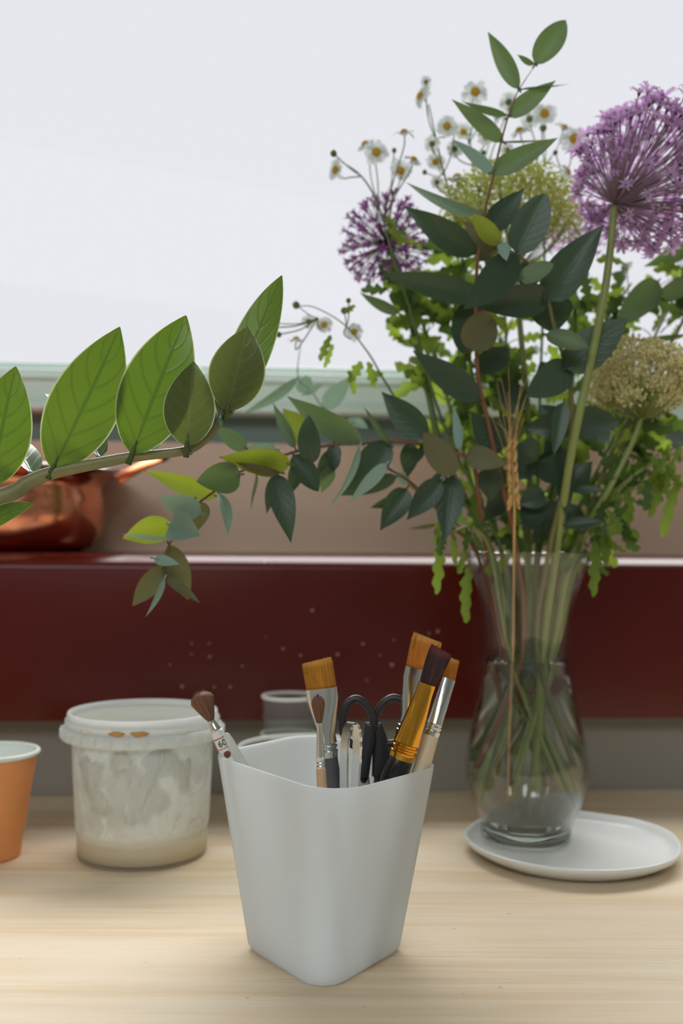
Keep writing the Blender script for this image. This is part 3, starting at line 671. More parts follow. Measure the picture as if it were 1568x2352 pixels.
mb = MB(); tube(mb, spline([tuple(P(276, 1090, 1.145)), tuple(P(310, 1074, 1.16)), tuple(P(340, 1062, 1.165))], 5), 0.0032, 8); mb.obj('handle_strut', M['rimsteel'], sp)

# ---------------------------------------------------------------- plate, vase and water
M['ceramic'] = plain('white_glaze', srgb(228, 230, 228), 0.25, var=0.03, scale=20)
pc = Vector((0.209, 0.898, 0))
def wobp(r, z, a): 
    k = noise.noise((math.cos(a) * 1.3, math.sin(a) * 1.3, 2.0)) * 0.035 + noise.noise((math.cos(a) * 4, math.sin(a) * 4, 7.0)) * 0.008
    return r * (1 + k * (r / 0.09) ** 3), z * (1 + 1.8 * k * (1 if r > 0.085 else 0))
plate = thing('ceramic_plate', tuple(pc), 'hand-formed white ceramic plate with an uneven rim under the vase', 'plate')
mb = MB(); lathe(mb, [(0.0, 0.0), (0.074, 0.0), (0.080, 0.0012), (0.0925, 0.0085), (0.0962, 0.0130), (0.0965, 0.0148), (0.0950, 0.0158), (0.0932, 0.0150), (0.0905, 0.0105), (0.0860, 0.0078), (0.080, 0.0070), (0.0, 0.0070)], pc, 96, wob=wobp); mb.obj('dish', M['ceramic'], plate)

VC = Vector((P(1210, 1510, 0.925).x, 0.925, 0.0072))
M['vglass'] = thin_glass('vase_glass', (0.98, 0.988, 0.984, 1), 1.45, 1.35)
M['vbase'] = solid_glass('vase_foot_glass', (0.93, 0.96, 0.94, 1), 1.45)
M['water'] = solid_glass('vase_water', (0.965, 0.975, 0.95, 1), 1.33)
vprof = [(0.0415, 0.010), (0.0455, 0.022), (0.0520, 0.036), (0.0562, 0.052), (0.0570, 0.064), (0.0553, 0.082), (0.0510, 0.103), (0.0455, 0.127), (0.0412, 0.150), (0.0396, 0.170), (0.0402, 0.190), (0.0432, 0.214), (0.0486, 0.236), (0.0560, 0.255), (0.0606, 0.2628)]
vsm = [(p[0], p[1]) for p in spline([(a, b, 0) for a, b in vprof], 4)]
def vr(z):
    for (r1, z1), (r2, z2) in zip(vsm, vsm[1:]):
        if z1 <= z <= z2: return r1 + (r2 - r1) * (z - z1) / max(1e-6, z2 - z1)
    return vsm[0][0] if z < vsm[0][1] else vsm[-1][0]
vs_ = thing('glass_vase', tuple(VC), 'clear waisted glass vase of water on the white plate', 'vase')
mb = MB(); lathe(mb, vsm + [(0.0611, 0.2640), (0.0605, 0.2650), (0.0594, 0.2640)] + [(r - 0.0020, z) for r, z in reversed(vsm)], VC, 72); mb.obj('wall', M['vglass'], vs_)
mb = MB(); lathe(mb, [(0.0, 0.0012), (0.034, 0.0006), (0.0385, 0.0), (0.0405, 0.002), (0.0415, 0.0098), (0.0395, 0.0125), (0.030, 0.0132), (0.0, 0.0136)], VC, 64); mb.obj('thick_foot', M['vbase'], vs_)
WL = 0.1655
wp = [(0.0, 0.0140), (0.030, 0.0137), (0.0388, 0.0132)] + [(r - 0.0024, z) for r, z in vsm if 0.0145 < z < WL - 0.002] + [(vr(WL) - 0.0022, WL), (vr(WL) - 0.0034, WL - 0.0009), (0.0, WL - 0.0010)]
mb = MB(); lathe(mb, wp, VC, 64); wt = mb.obj('water', M['water'], vs_)
tag(wt, 'slightly cloudy water')

# ---------------------------------------------------------------- plant materials
M['zz'] = leaf_mat('glossy_green_leaf', srgb(82, 106, 44), srgb(56, 82, 34), srgb(112, 146, 34), 0.36, 0.30, edge=srgb(196, 210, 150), veins=0.42, spec=0.5, var=0.12, nveins=6)
M['zz_olive'] = leaf_mat('olive_green_leaf', srgb(88, 100, 56), srgb(120, 128, 78), srgb(112, 132, 52), 0.30, 0.30, edge=srgb(196, 206, 160), veins=0.25, spec=0.5, var=0.10, nveins=6)
M['zz_back'] = leaf_mat('leaf_top_sky_sheen', srgb(112, 138, 112), srgb(150, 170, 150), srgb(120, 150, 70), 0.15, 0.22, veins=0.3, spec=0.9, var=0.1)  # sky reflection on the glossy leaf tops put into the paler colour
M['zz_stem'] = plain('green_brown_stalk', srgb(128, 126, 84), 0.45, var=0.3, scale=60)
M['node'] = plain('brown_sheath', srgb(92, 78, 56), 0.6, var=0.3)
M['e_dark'] = leaf_mat('eucalyptus_leaf_dark', srgb(52, 74, 57), srgb(80, 98, 78), srgb(72, 98, 40), 0.12, 0.36, veins=0.13, spec=0.5, var=0.25)  # eucalyptus tones differ by the light on each leaf, put into the colour
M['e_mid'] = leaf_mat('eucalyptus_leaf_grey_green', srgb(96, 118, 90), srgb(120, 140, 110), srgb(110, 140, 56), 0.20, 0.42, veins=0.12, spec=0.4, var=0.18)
M['e_pale'] = leaf_mat('eucalyptus_leaf_bloom_sheen', srgb(146, 176, 166), srgb(170, 192, 182), srgb(130, 160, 110), 0.15, 0.5, veins=0.12, spec=0.35, var=0.12)  # waxy bloom plus sky sheen, both put into the pale colour
M['e_backlit'] = leaf_mat('eucalyptus_leaf_backlit', srgb(122, 132, 52), srgb(140, 140, 70), srgb(150, 170, 40), 0.35, 0.42, edge=srgb(150, 120, 60), veins=0.12, spec=0.4, var=0.15, tipcol=srgb(176, 60, 40))  # light through backlit leaves put into the yellow-green; red tips are their own
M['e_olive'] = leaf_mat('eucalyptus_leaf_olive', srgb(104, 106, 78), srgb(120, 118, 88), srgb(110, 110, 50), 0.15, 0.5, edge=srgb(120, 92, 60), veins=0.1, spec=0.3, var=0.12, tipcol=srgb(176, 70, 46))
M['twig'] = plain('red_brown_twig', srgb(128, 84, 58), 0.5, var=0.25, scale=60)
M['twig_green'] = plain('olive_twig', srgb(112, 108, 66), 0.5, var=0.2, scale=60)
M['stalk'] = plain('pale_green_stalk', srgb(134, 146, 82), 0.45, var=0.15, scale=50)
M['stalk_dark'] = plain('green_stalk', srgb(92, 112, 60), 0.45, var=0.15, scale=50)
M['herb'] = leaf_mat('herb_leaf', srgb(104, 128, 54), srgb(130, 150, 80), srgb(146, 172, 58), 0.42, 0.5, veins=0.3, spec=0.25, var=0.28, nveins=5)
M['herb_dark'] = leaf_mat('herb_leaf_deep', srgb(64, 90, 48), srgb(90, 112, 64), srgb(112, 140, 56), 0.28, 0.5, veins=0.3, spec=0.25, var=0.28, nveins=5)
M['petal'] = leaf_mat('white_petal', srgb(226, 230, 228), srgb(206, 212, 212), srgb(214, 220, 220), 0.30, 0.6, veins=0.1, spec=0.2, var=0.03)
M['disc'] = plain('yellow_disc', srgb(240, 188, 44), 0.7, var=0.25, scale=300, bump=0.6)
M['allium'] = leaf_mat('allium_petal', srgb(208, 170, 216), srgb(160, 112, 178), srgb(222, 184, 228), 0.48, 0.5, veins=0.5, spec=0.25, var=0.25)
M['allium_dark'] = leaf_mat('allium_petal_deep', srgb(140, 82, 142), srgb(96, 52, 104), srgb(156, 92, 160), 0.28, 0.5, veins=0.5, spec=0.25, var=0.3)
M['pedicel'] = plain('allium_pedicel', srgb(160, 136, 150), 0.5, var=0.25)
M['pedicel_dark'] = plain('allium_pedicel_deep', srgb(110, 78, 92), 0.5, var=0.25)
M['ovary'] = plain('allium_ovary', srgb(86, 84, 60), 0.5, var=0.25)
M['bud_green'] = leaf_mat('yellow_green_buds', srgb(226, 230, 150), srgb(220, 226, 150), srgb(232, 236, 150), 0.5, 0.6, veins=0.05, spec=0.2, var=0.2)
M['bud_cream'] = leaf_mat('cream_buds', srgb(236, 230, 186), srgb(230, 226, 180), srgb(238, 234, 190), 0.5, 0.6, veins=0.05, spec=0.2, var=0.2)
M['straw'] = plain('straw', srgb(206, 166, 104), 0.5, var=0.2, scale=120)
M['soil'] = plain('potting_soil', srgb(58, 44, 34), 0.9, var=0.4, scale=120, bump=0.8)
M['terracotta'] = plain('terracotta', srgb(178, 108, 76), 0.7, var=0.12)

def PR(px, py, Y, r): return tuple(P(px, py, Y)) + (r,)

# ---------------------------------------------------------------- potted plant reaching in with its leafy stalk
zp = thing('potted_plant', (-0.47, 0.60, 0), 'potted plant whose arching stalk carries big glossy green leaves', 'plant')
zc = Vector((-0.47, 0.60, 0))
mb = MB(); lathe(mb, [(0.0, 0.0), (0.048, 0.0), (0.051, 0.003), (0.064, 0.092), (0.068, 0.092), (0.069, 0.112), (0.064, 0.112), (0.0625, 0.09), (0.0, 0.09)], zc, 40); mb.obj('pot', M['terracotta'], zp); 
mb = MB(); lathe(mb, [(0.063, 0.0955), (0.05, 0.0985), (0.02, 0.0995), (0.0, 0.1)], zc, 32); mb.obj('soil', M['soil'], zp)
ZY = 0.655
mb = MB(); stem_tube(mb, [(-0.462, 0.605, 0.09, .0095), (-0.445, 0.61, 0.17, .0088), (-0.385, 0.625, 0.245, .0078), (-0.30, 0.642, 0.288, .0066), PR(-5, 1143, .650, .0056), PR(65, 1108, ZY, .0050), PR(120, 1086, ZY, .0044), PR(235, 1062, ZY, .0038), PR(300, 1050, ZY, .0034), PR(420, 1036, .66, .0030), PR(466, 1014, .663, .0027), PR(495, 984, .665, .0023), PR(519, 944, .668, .0018)], 12, 6); mb.obj('stalk', M['zz_stem'], zp)
for x, y, d in ((75, 1102, 12), (122, 1085, 12), (238, 1061, 11), (345, 1044, 9), (428, 1034, 9)):
    a_ = P(x - d, y + d * 0.25, ZY + 0.001); b_ = P(x + d, y - d * 0.25, ZY + 0.001); mb = MB()
    tube(mb, [a_, (a_ * 2 + b_) / 3, (a_ + b_ * 2) / 3, b_], [mm(8 + d * .2, ZY), mm(12 * d / 12, ZY), mm(11.2 * d / 12, ZY), mm(6, ZY)], 12); mb.obj('node_sheath', M['node'], zp)
for bx, by, tx_, ty, w_, yb, yt, turn, m_, curl in (
    (-22, 1118, 36, 842, 124, .650, .640, .10, 'zz', .05), (120, 1078, 275, 751, 146, .652, .640, -.15, 'zz', .05), (303, 1044, 427, 725, 148, .652, .645, .12, 'zz', .04),
    (429, 1026, 445, 831, 108, .650, .640, .1, 'zz_olive', .05), (521, 944, 568, 751, 120, .662, .655, -.1, 'zz_olive', .05), (528, 940, 647, 633, 96, .672, .690, .35, 'zz', .03),
    (-45, 1212, 78, 1156, 46, .655, .635, .5, 'zz', .06)):
    leaf(zp, 'leaf', M[m_], P(bx, by, yb), P(tx_, ty, yt), mm(w_ * 1.1, .65), (0.007, 0.0022), turn=turn, fold=.14, curl=curl, a=.72, bb=.92, ns=20, nu=8, wave=.02)
for bx, by, tx_, ty, w_, yt, turn in ((73, 1088, -20, 985, 52, .70, -1.0), (229, 1052, 104, 905, 52, .715, -1.0), (343, 1036, 268, 908, 52, .715, -1.0), (437, 1026, 458, 838, 46, .71, -.9), (505, 965, 492, 812, 44, .71, -.9)):
    leaf(zp, 'leaf', M['zz_back'], P(bx, by, .66), P(tx_, ty, yt), mm(w_ * 1.9, .68), (0.006, 0.0020), turn=turn, fold=.2, curl=.06, a=.6, bb=.9, ns=14, nu=6)

# ---------------------------------------------------------------- bouquet: eucalyptus
def feet(x, y, dx, dz=0.0, ang=None):
    return (VC.x + x, VC.y + y, VC.z + dx + dz)
def into_vase(rim, neck, foot, r):
    """the part of a stem that runs from the rim through the waist to the bottom; offsets from the vase axis in metres"""
    k = 1.55; fx, fy = foot[0] * k, foot[1] * k; lim = vr(foot[2]) - 0.008 - r; q = math.hypot(fx, fy)
    if q > lim: fx *= lim / q; fy *= lim / q
    foot = (fx, fy, foot[2])
    return [(VC.x + foot[0], VC.y + foot[1], VC.z + foot[2], r * 1.1), (VC.x + neck[0], VC.y + neck[1], VC.z + 0.17, r), (VC.x + rim[0], VC.y + rim[1], VC.z + 0.262, r * 0.95)]
GR = 'stems in the glass vase'
def branch(name, label, cat, path, mat, leaves, lmats, aa=(.62, 1.12), sides=7, ns=12, petiole=.0009):
    t = thing(name, path[0][:3], label, cat, GR)
    mb = MB(); stem_tube(mb, path, sides, 5); mb.obj('stem', M[mat], t)
    r2 = random.Random(label)
    for L_ in leaves:
        bx, by, tx_, ty, w_, yb, yt, turn, k = L_[:9]
        kw = dict(fold=r2.uniform(.05, .28), curl=r2.uniform(-.05, .09), a=aa[0], bb=aa[1], twist=r2.uniform(-.35, .35), roll=r2.uniform(-.1, .15))
        if len(L_) > 9: kw.update(L_[9])
        Wm = mm(w_, (yb + yt) / 2) / max(.22, math.cos(turn))
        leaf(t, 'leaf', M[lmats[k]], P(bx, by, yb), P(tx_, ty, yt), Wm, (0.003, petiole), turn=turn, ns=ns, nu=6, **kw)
    return t
EM = {'d': 'e_dark', 'm': 'e_mid', 'p': 'e_pale', 'y': 'e_backlit', 'o': 'e_olive'}
RND = dict(a=.5, bb=0.94)
# long branch trailing over the ledge towards the left
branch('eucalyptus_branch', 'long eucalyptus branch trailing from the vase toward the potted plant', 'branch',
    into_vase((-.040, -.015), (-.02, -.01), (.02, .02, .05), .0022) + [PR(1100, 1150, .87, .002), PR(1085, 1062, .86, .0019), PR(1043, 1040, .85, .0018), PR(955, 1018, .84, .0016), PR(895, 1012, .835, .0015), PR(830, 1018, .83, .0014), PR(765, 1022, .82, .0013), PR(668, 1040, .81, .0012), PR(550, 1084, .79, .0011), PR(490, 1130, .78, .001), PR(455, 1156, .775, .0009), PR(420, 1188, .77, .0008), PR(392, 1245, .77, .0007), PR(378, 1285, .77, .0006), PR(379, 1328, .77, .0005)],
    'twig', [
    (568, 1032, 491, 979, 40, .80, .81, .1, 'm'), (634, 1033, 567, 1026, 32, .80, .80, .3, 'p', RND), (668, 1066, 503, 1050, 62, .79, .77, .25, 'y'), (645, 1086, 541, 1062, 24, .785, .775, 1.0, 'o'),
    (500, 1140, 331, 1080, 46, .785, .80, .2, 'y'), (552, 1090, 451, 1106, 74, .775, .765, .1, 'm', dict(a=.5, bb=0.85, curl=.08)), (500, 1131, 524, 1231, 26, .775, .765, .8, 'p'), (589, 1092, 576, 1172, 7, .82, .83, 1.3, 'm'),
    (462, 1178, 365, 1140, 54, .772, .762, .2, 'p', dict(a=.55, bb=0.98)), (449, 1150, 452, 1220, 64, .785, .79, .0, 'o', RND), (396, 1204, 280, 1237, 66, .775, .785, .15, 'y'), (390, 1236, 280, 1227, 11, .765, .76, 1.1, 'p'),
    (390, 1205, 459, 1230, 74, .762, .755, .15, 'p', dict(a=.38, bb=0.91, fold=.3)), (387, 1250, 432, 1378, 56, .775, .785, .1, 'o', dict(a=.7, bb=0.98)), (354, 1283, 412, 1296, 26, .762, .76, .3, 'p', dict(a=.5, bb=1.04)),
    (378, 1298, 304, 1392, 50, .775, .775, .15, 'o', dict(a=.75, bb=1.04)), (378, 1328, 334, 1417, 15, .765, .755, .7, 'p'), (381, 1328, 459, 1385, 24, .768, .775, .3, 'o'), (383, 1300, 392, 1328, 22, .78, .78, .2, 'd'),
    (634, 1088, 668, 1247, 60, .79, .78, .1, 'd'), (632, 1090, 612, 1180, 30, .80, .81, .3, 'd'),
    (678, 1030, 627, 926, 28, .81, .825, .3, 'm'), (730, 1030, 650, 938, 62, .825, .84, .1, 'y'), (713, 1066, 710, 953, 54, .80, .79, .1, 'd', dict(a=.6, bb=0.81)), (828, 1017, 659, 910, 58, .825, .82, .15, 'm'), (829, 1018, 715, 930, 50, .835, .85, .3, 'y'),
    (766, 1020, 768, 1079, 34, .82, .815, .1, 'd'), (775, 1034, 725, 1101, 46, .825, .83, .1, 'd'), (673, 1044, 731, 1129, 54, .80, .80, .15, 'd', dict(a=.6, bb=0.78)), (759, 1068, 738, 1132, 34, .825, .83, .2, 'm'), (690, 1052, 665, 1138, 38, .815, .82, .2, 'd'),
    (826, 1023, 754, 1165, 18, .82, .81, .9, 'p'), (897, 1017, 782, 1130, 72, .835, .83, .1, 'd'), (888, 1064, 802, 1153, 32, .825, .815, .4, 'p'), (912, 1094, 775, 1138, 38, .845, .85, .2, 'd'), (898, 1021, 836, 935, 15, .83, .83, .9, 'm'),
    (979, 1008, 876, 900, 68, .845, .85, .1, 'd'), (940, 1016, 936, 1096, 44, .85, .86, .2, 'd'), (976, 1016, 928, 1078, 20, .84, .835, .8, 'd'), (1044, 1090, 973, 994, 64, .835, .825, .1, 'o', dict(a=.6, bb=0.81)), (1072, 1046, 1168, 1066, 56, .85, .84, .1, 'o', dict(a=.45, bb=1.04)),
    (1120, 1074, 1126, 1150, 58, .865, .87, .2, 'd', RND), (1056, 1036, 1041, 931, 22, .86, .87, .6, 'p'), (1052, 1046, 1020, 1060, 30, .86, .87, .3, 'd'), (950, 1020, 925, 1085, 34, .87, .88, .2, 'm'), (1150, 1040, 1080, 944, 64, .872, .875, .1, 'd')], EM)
# short drooping branch below it
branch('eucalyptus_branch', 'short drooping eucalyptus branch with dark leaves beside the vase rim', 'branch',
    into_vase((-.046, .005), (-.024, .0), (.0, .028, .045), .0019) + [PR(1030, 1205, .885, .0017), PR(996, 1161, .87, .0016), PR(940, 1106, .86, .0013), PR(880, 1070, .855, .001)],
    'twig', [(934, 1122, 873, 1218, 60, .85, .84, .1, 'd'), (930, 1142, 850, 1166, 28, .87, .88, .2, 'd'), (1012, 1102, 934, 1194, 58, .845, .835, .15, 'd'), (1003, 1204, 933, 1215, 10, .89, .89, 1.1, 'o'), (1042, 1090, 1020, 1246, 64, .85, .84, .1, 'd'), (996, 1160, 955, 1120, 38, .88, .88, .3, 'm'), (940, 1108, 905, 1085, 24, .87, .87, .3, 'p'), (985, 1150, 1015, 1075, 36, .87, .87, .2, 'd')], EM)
# tall branch with a narrow top
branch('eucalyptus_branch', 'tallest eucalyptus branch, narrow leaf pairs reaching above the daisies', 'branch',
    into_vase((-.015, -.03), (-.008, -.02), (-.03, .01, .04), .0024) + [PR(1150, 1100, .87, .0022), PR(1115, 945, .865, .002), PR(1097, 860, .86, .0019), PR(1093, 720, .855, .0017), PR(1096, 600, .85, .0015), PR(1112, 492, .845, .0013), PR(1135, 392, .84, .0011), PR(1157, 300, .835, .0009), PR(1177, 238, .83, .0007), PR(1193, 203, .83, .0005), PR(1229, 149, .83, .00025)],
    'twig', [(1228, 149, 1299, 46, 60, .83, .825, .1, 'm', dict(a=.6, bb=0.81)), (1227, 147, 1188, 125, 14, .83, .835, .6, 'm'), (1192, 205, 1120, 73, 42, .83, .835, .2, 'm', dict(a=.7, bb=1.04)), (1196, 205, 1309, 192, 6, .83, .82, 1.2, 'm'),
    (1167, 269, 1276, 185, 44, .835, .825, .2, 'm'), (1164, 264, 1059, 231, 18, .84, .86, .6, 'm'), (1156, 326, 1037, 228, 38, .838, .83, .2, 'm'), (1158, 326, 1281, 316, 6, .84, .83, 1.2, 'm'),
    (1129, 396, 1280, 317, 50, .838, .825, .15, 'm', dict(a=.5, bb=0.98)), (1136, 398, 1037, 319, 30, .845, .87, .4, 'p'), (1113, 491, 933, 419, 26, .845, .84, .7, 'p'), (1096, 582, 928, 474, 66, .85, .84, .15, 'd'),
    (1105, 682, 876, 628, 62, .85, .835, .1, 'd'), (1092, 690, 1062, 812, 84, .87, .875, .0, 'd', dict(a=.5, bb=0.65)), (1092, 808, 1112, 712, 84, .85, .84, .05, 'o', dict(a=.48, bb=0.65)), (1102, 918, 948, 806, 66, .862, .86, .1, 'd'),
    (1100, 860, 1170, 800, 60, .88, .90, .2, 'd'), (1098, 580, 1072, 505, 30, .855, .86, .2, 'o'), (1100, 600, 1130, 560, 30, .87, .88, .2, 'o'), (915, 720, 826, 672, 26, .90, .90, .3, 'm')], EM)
# broad-leaved branch at the front
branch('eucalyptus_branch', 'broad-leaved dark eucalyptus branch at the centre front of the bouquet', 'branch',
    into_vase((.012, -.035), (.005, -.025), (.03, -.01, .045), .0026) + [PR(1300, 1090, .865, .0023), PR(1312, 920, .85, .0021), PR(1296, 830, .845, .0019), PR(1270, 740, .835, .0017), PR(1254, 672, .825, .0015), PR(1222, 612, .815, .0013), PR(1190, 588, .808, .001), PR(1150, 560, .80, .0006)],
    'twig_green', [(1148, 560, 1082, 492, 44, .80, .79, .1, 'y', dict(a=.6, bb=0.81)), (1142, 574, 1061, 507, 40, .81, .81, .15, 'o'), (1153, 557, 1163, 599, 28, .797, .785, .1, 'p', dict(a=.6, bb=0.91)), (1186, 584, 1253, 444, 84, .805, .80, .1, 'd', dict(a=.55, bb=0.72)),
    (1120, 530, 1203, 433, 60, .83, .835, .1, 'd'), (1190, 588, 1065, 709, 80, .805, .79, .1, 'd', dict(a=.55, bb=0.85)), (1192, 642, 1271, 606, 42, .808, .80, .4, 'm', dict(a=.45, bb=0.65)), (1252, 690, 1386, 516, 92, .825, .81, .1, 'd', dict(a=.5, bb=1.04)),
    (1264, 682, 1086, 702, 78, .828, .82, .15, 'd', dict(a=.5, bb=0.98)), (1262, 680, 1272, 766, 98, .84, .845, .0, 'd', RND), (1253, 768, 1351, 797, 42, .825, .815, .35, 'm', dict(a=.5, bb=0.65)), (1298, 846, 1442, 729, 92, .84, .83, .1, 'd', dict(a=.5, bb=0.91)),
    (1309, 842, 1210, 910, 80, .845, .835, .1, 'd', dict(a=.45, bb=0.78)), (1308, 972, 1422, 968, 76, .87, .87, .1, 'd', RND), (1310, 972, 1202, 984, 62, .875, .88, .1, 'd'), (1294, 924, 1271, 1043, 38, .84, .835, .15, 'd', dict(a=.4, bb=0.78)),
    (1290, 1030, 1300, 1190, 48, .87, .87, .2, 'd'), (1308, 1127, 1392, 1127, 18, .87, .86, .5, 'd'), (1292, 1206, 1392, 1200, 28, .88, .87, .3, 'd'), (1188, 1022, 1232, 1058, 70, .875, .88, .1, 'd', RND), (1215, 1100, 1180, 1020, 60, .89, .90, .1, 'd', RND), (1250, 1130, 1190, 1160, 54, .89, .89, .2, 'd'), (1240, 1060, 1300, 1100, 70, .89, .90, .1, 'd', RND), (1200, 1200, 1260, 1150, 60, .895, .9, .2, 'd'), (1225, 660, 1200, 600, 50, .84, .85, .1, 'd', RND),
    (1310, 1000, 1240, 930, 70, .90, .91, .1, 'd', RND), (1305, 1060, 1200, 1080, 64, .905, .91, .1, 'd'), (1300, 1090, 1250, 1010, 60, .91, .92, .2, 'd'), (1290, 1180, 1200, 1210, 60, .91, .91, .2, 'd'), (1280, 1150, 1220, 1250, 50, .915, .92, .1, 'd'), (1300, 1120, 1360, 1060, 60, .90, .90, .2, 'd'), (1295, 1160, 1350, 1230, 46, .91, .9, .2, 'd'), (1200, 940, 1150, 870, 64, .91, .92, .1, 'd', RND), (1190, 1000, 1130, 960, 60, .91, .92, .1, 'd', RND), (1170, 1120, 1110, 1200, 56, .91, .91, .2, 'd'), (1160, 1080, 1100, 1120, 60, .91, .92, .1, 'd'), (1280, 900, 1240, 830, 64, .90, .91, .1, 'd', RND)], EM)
# branch leaving the picture on the right
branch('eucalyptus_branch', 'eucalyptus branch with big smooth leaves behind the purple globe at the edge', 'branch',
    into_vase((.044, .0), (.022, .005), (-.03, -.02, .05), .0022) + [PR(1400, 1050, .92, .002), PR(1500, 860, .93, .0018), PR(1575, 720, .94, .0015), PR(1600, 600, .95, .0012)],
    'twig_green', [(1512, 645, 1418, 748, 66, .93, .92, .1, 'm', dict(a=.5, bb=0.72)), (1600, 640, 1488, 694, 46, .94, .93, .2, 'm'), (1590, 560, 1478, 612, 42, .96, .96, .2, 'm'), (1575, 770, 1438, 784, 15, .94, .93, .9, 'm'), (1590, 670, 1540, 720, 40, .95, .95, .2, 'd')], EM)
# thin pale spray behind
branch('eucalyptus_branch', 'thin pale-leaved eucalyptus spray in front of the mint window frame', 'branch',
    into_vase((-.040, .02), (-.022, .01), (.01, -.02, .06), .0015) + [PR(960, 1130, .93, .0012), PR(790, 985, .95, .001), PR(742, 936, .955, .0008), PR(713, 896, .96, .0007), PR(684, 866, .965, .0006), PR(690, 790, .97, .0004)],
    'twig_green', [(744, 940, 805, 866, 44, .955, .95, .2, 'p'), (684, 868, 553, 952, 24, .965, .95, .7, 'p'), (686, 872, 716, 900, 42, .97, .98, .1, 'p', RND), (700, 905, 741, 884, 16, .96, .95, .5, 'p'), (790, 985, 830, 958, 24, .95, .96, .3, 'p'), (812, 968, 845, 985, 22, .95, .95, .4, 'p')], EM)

# ---------------------------------------------------------------- alliums
def floret_mesh(name, Rl, pr, seed, mats, npet=6, wid=.30, open_=0.35):
    """a star floret on its pedicel, pointing along +Z from the umbel's centre"""
    g = random.Random(seed); mb = MB(); bend = Vector((g.uniform(-.05, .05), g.uniform(-.05, .05), 0)) * Rl
    tube(mb, [Vector((0, 0, 0.002)), Vector((0, 0, Rl * .5)) + bend, Vector((0, 0, Rl))], [.00045, .0004, .0005], 4, 1)
    tube(mb, [Vector((0, 0, Rl - .0008)), Vector((0, 0, Rl + .0006)), Vector((0, 0, Rl + .002))], [.0006, .0013, .0004], 6, 2)
    for k in range(npet):
        a = 2 * math.pi * k / npet + g.uniform(-.2, .2); d = Vector((math.cos(a), math.sin(a), 0)); s = Vector((-d.y, d.x, 0)); L = pr * g.uniform(.85, 1.1); up = g.uniform(open_ - .25, open_ + .2)
        q = []
        for t_, w_, h_ in ((0, .3, 0), (.35, 1, .10), (.7, .7, .12), (1, .06, -.05 + g.uniform(-.15, .1))):
            c = Vector((0, 0, Rl + .0006)) + d * (L * t_) + Vector((0, 0, L * (t_ * up + h_)))
            q += [c - s * (L * wid * .5 * w_), c + Vector((0, 0, -L * .05 * w_)), c + s * (L * wid * .5 * w_)]
        uv = [(j / 2, i / 3) for i in range(4) for j in range(3)]
        mb.add(q, [(i * 3 + j, i * 3 + j + 1, (i + 1) * 3 + j + 1, (i + 1) * 3 + j) for i in range(3) for j in range(2)], 0, uv)
    return mb.mesh(name, mats)
def allium(label, path, centre, Rl, n, variants, seed, squash=(1, 1, 1), lean=None, lo=-.75, stemmat='stalk_dark'):
    t = thing('allium', path[0][:3], label, 'flower', GR); g = random.Random(seed)
    mb = MB(); stem_tube(mb, path, 10, 6); mb.obj('stem', M[stemmat], t)
    up = (Vector(lean) if lean else Vector((0, 0, 1))).normalized(); qu = Vector((0, 0, 1)).rotation_difference(up)
    c = Vector(centre) - Vector(t['_o']); ga = math.pi * (3 - 5 ** .5)
    for i in range(n):
        z = 1 - (1 - lo) * (i + .5) / n; rr = math.sqrt(max(0, 1 - z * z)); a = i * ga
        d = Vector((rr * math.cos(a) + g.uniform(-.09, .09), rr * math.sin(a) + g.uniform(-.09, .09), z + g.uniform(-.09, .09))).normalized()
        d = qu @ d; k = g.uniform(.86, 1.06); d2 = Vector((d.x * squash[0], d.y * squash[1], d.z * squash[2])); k *= d2.length; d = d2.normalized()
        o = link('floret', variants[i % len(variants)], t); o.location = c; o.rotation_mode = 'QUATERNION'
        o.rotation_quaternion = Vector((0, 0, 1)).rotation_difference(d) @ Quaternion((0, 0, 1), g.uniform(0, 6.28)); o.scale = (k, k, k)
    return t
big = [floret_mesh('floret_star_%d' % i, .050, .0100, i, [M['allium'], M['pedicel'], M['ovary']], 6, .36, .25) for i in range(4)]
small = [floret_mesh('floret_bud_%d' % i, .040, .0058, 20 + i, [M['allium_dark'], M['pedicel_dark'], M['ovary']], 6, .36, .9) for i in range(4)]
allium('dark purple allium globe of small buds at the side of the bouquet', into_vase((-.030, .02), (-.015, .012), (.025, .005, .03), .0036) + [PR(1020, 1050, .95, .0034), PR(985, 910, .955, .0033), PR(955, 790, .955, .0032), PR(932, 690, .955, .0031), PR(905, 600, .955, .003), PR(893, 570, .955, .003)], P(888, 560, .955), .043, 150, small, 3, (1.0, 1.0, 1.08), (-.12, -.1, 1), -.8)
def big_allium(label, path, hub, globe, r, n, variants, seed):
    t = thing('allium', path[0][:3], label, 'flower', GR); g = random.Random(seed)
    mb = MB(); stem_tube(mb, path, 10, 6); mb.obj('stem', M['stalk'], t)
    hub = Vector(hub); globe = Vector(globe); ga = math.pi * (3 - 5 ** .5)
    for i in range(n):
        z = 1 - 2 * (i + .5) / n; rr = math.sqrt(1 - z * z); a = i * ga
        u = Vector((rr * math.cos(a), rr * math.sin(a), z)) + Vector((g.uniform(-.12, .12), g.uniform(-.12, .12), g.uniform(-.12, .12)))
        d = globe + u * r * g.uniform(.9, 1.08) - hub; L = d.length
        if L < .028 or (d.normalized().y < -.42 and g.random() < .5): continue
        k = L / .05; o = link('floret', variants[i % len(variants)], t); o.location = hub - Vector(t['_o']); o.rotation_mode = 'QUATERNION'
        o.rotation_quaternion = Vector((0, 0, 1)).rotation_difference(d.normalized()) @ Quaternion((0, 0, 1), g.uniform(0, 6.28)); o.scale = (min(k, 1.15), min(k, 1.15), k)
    return t
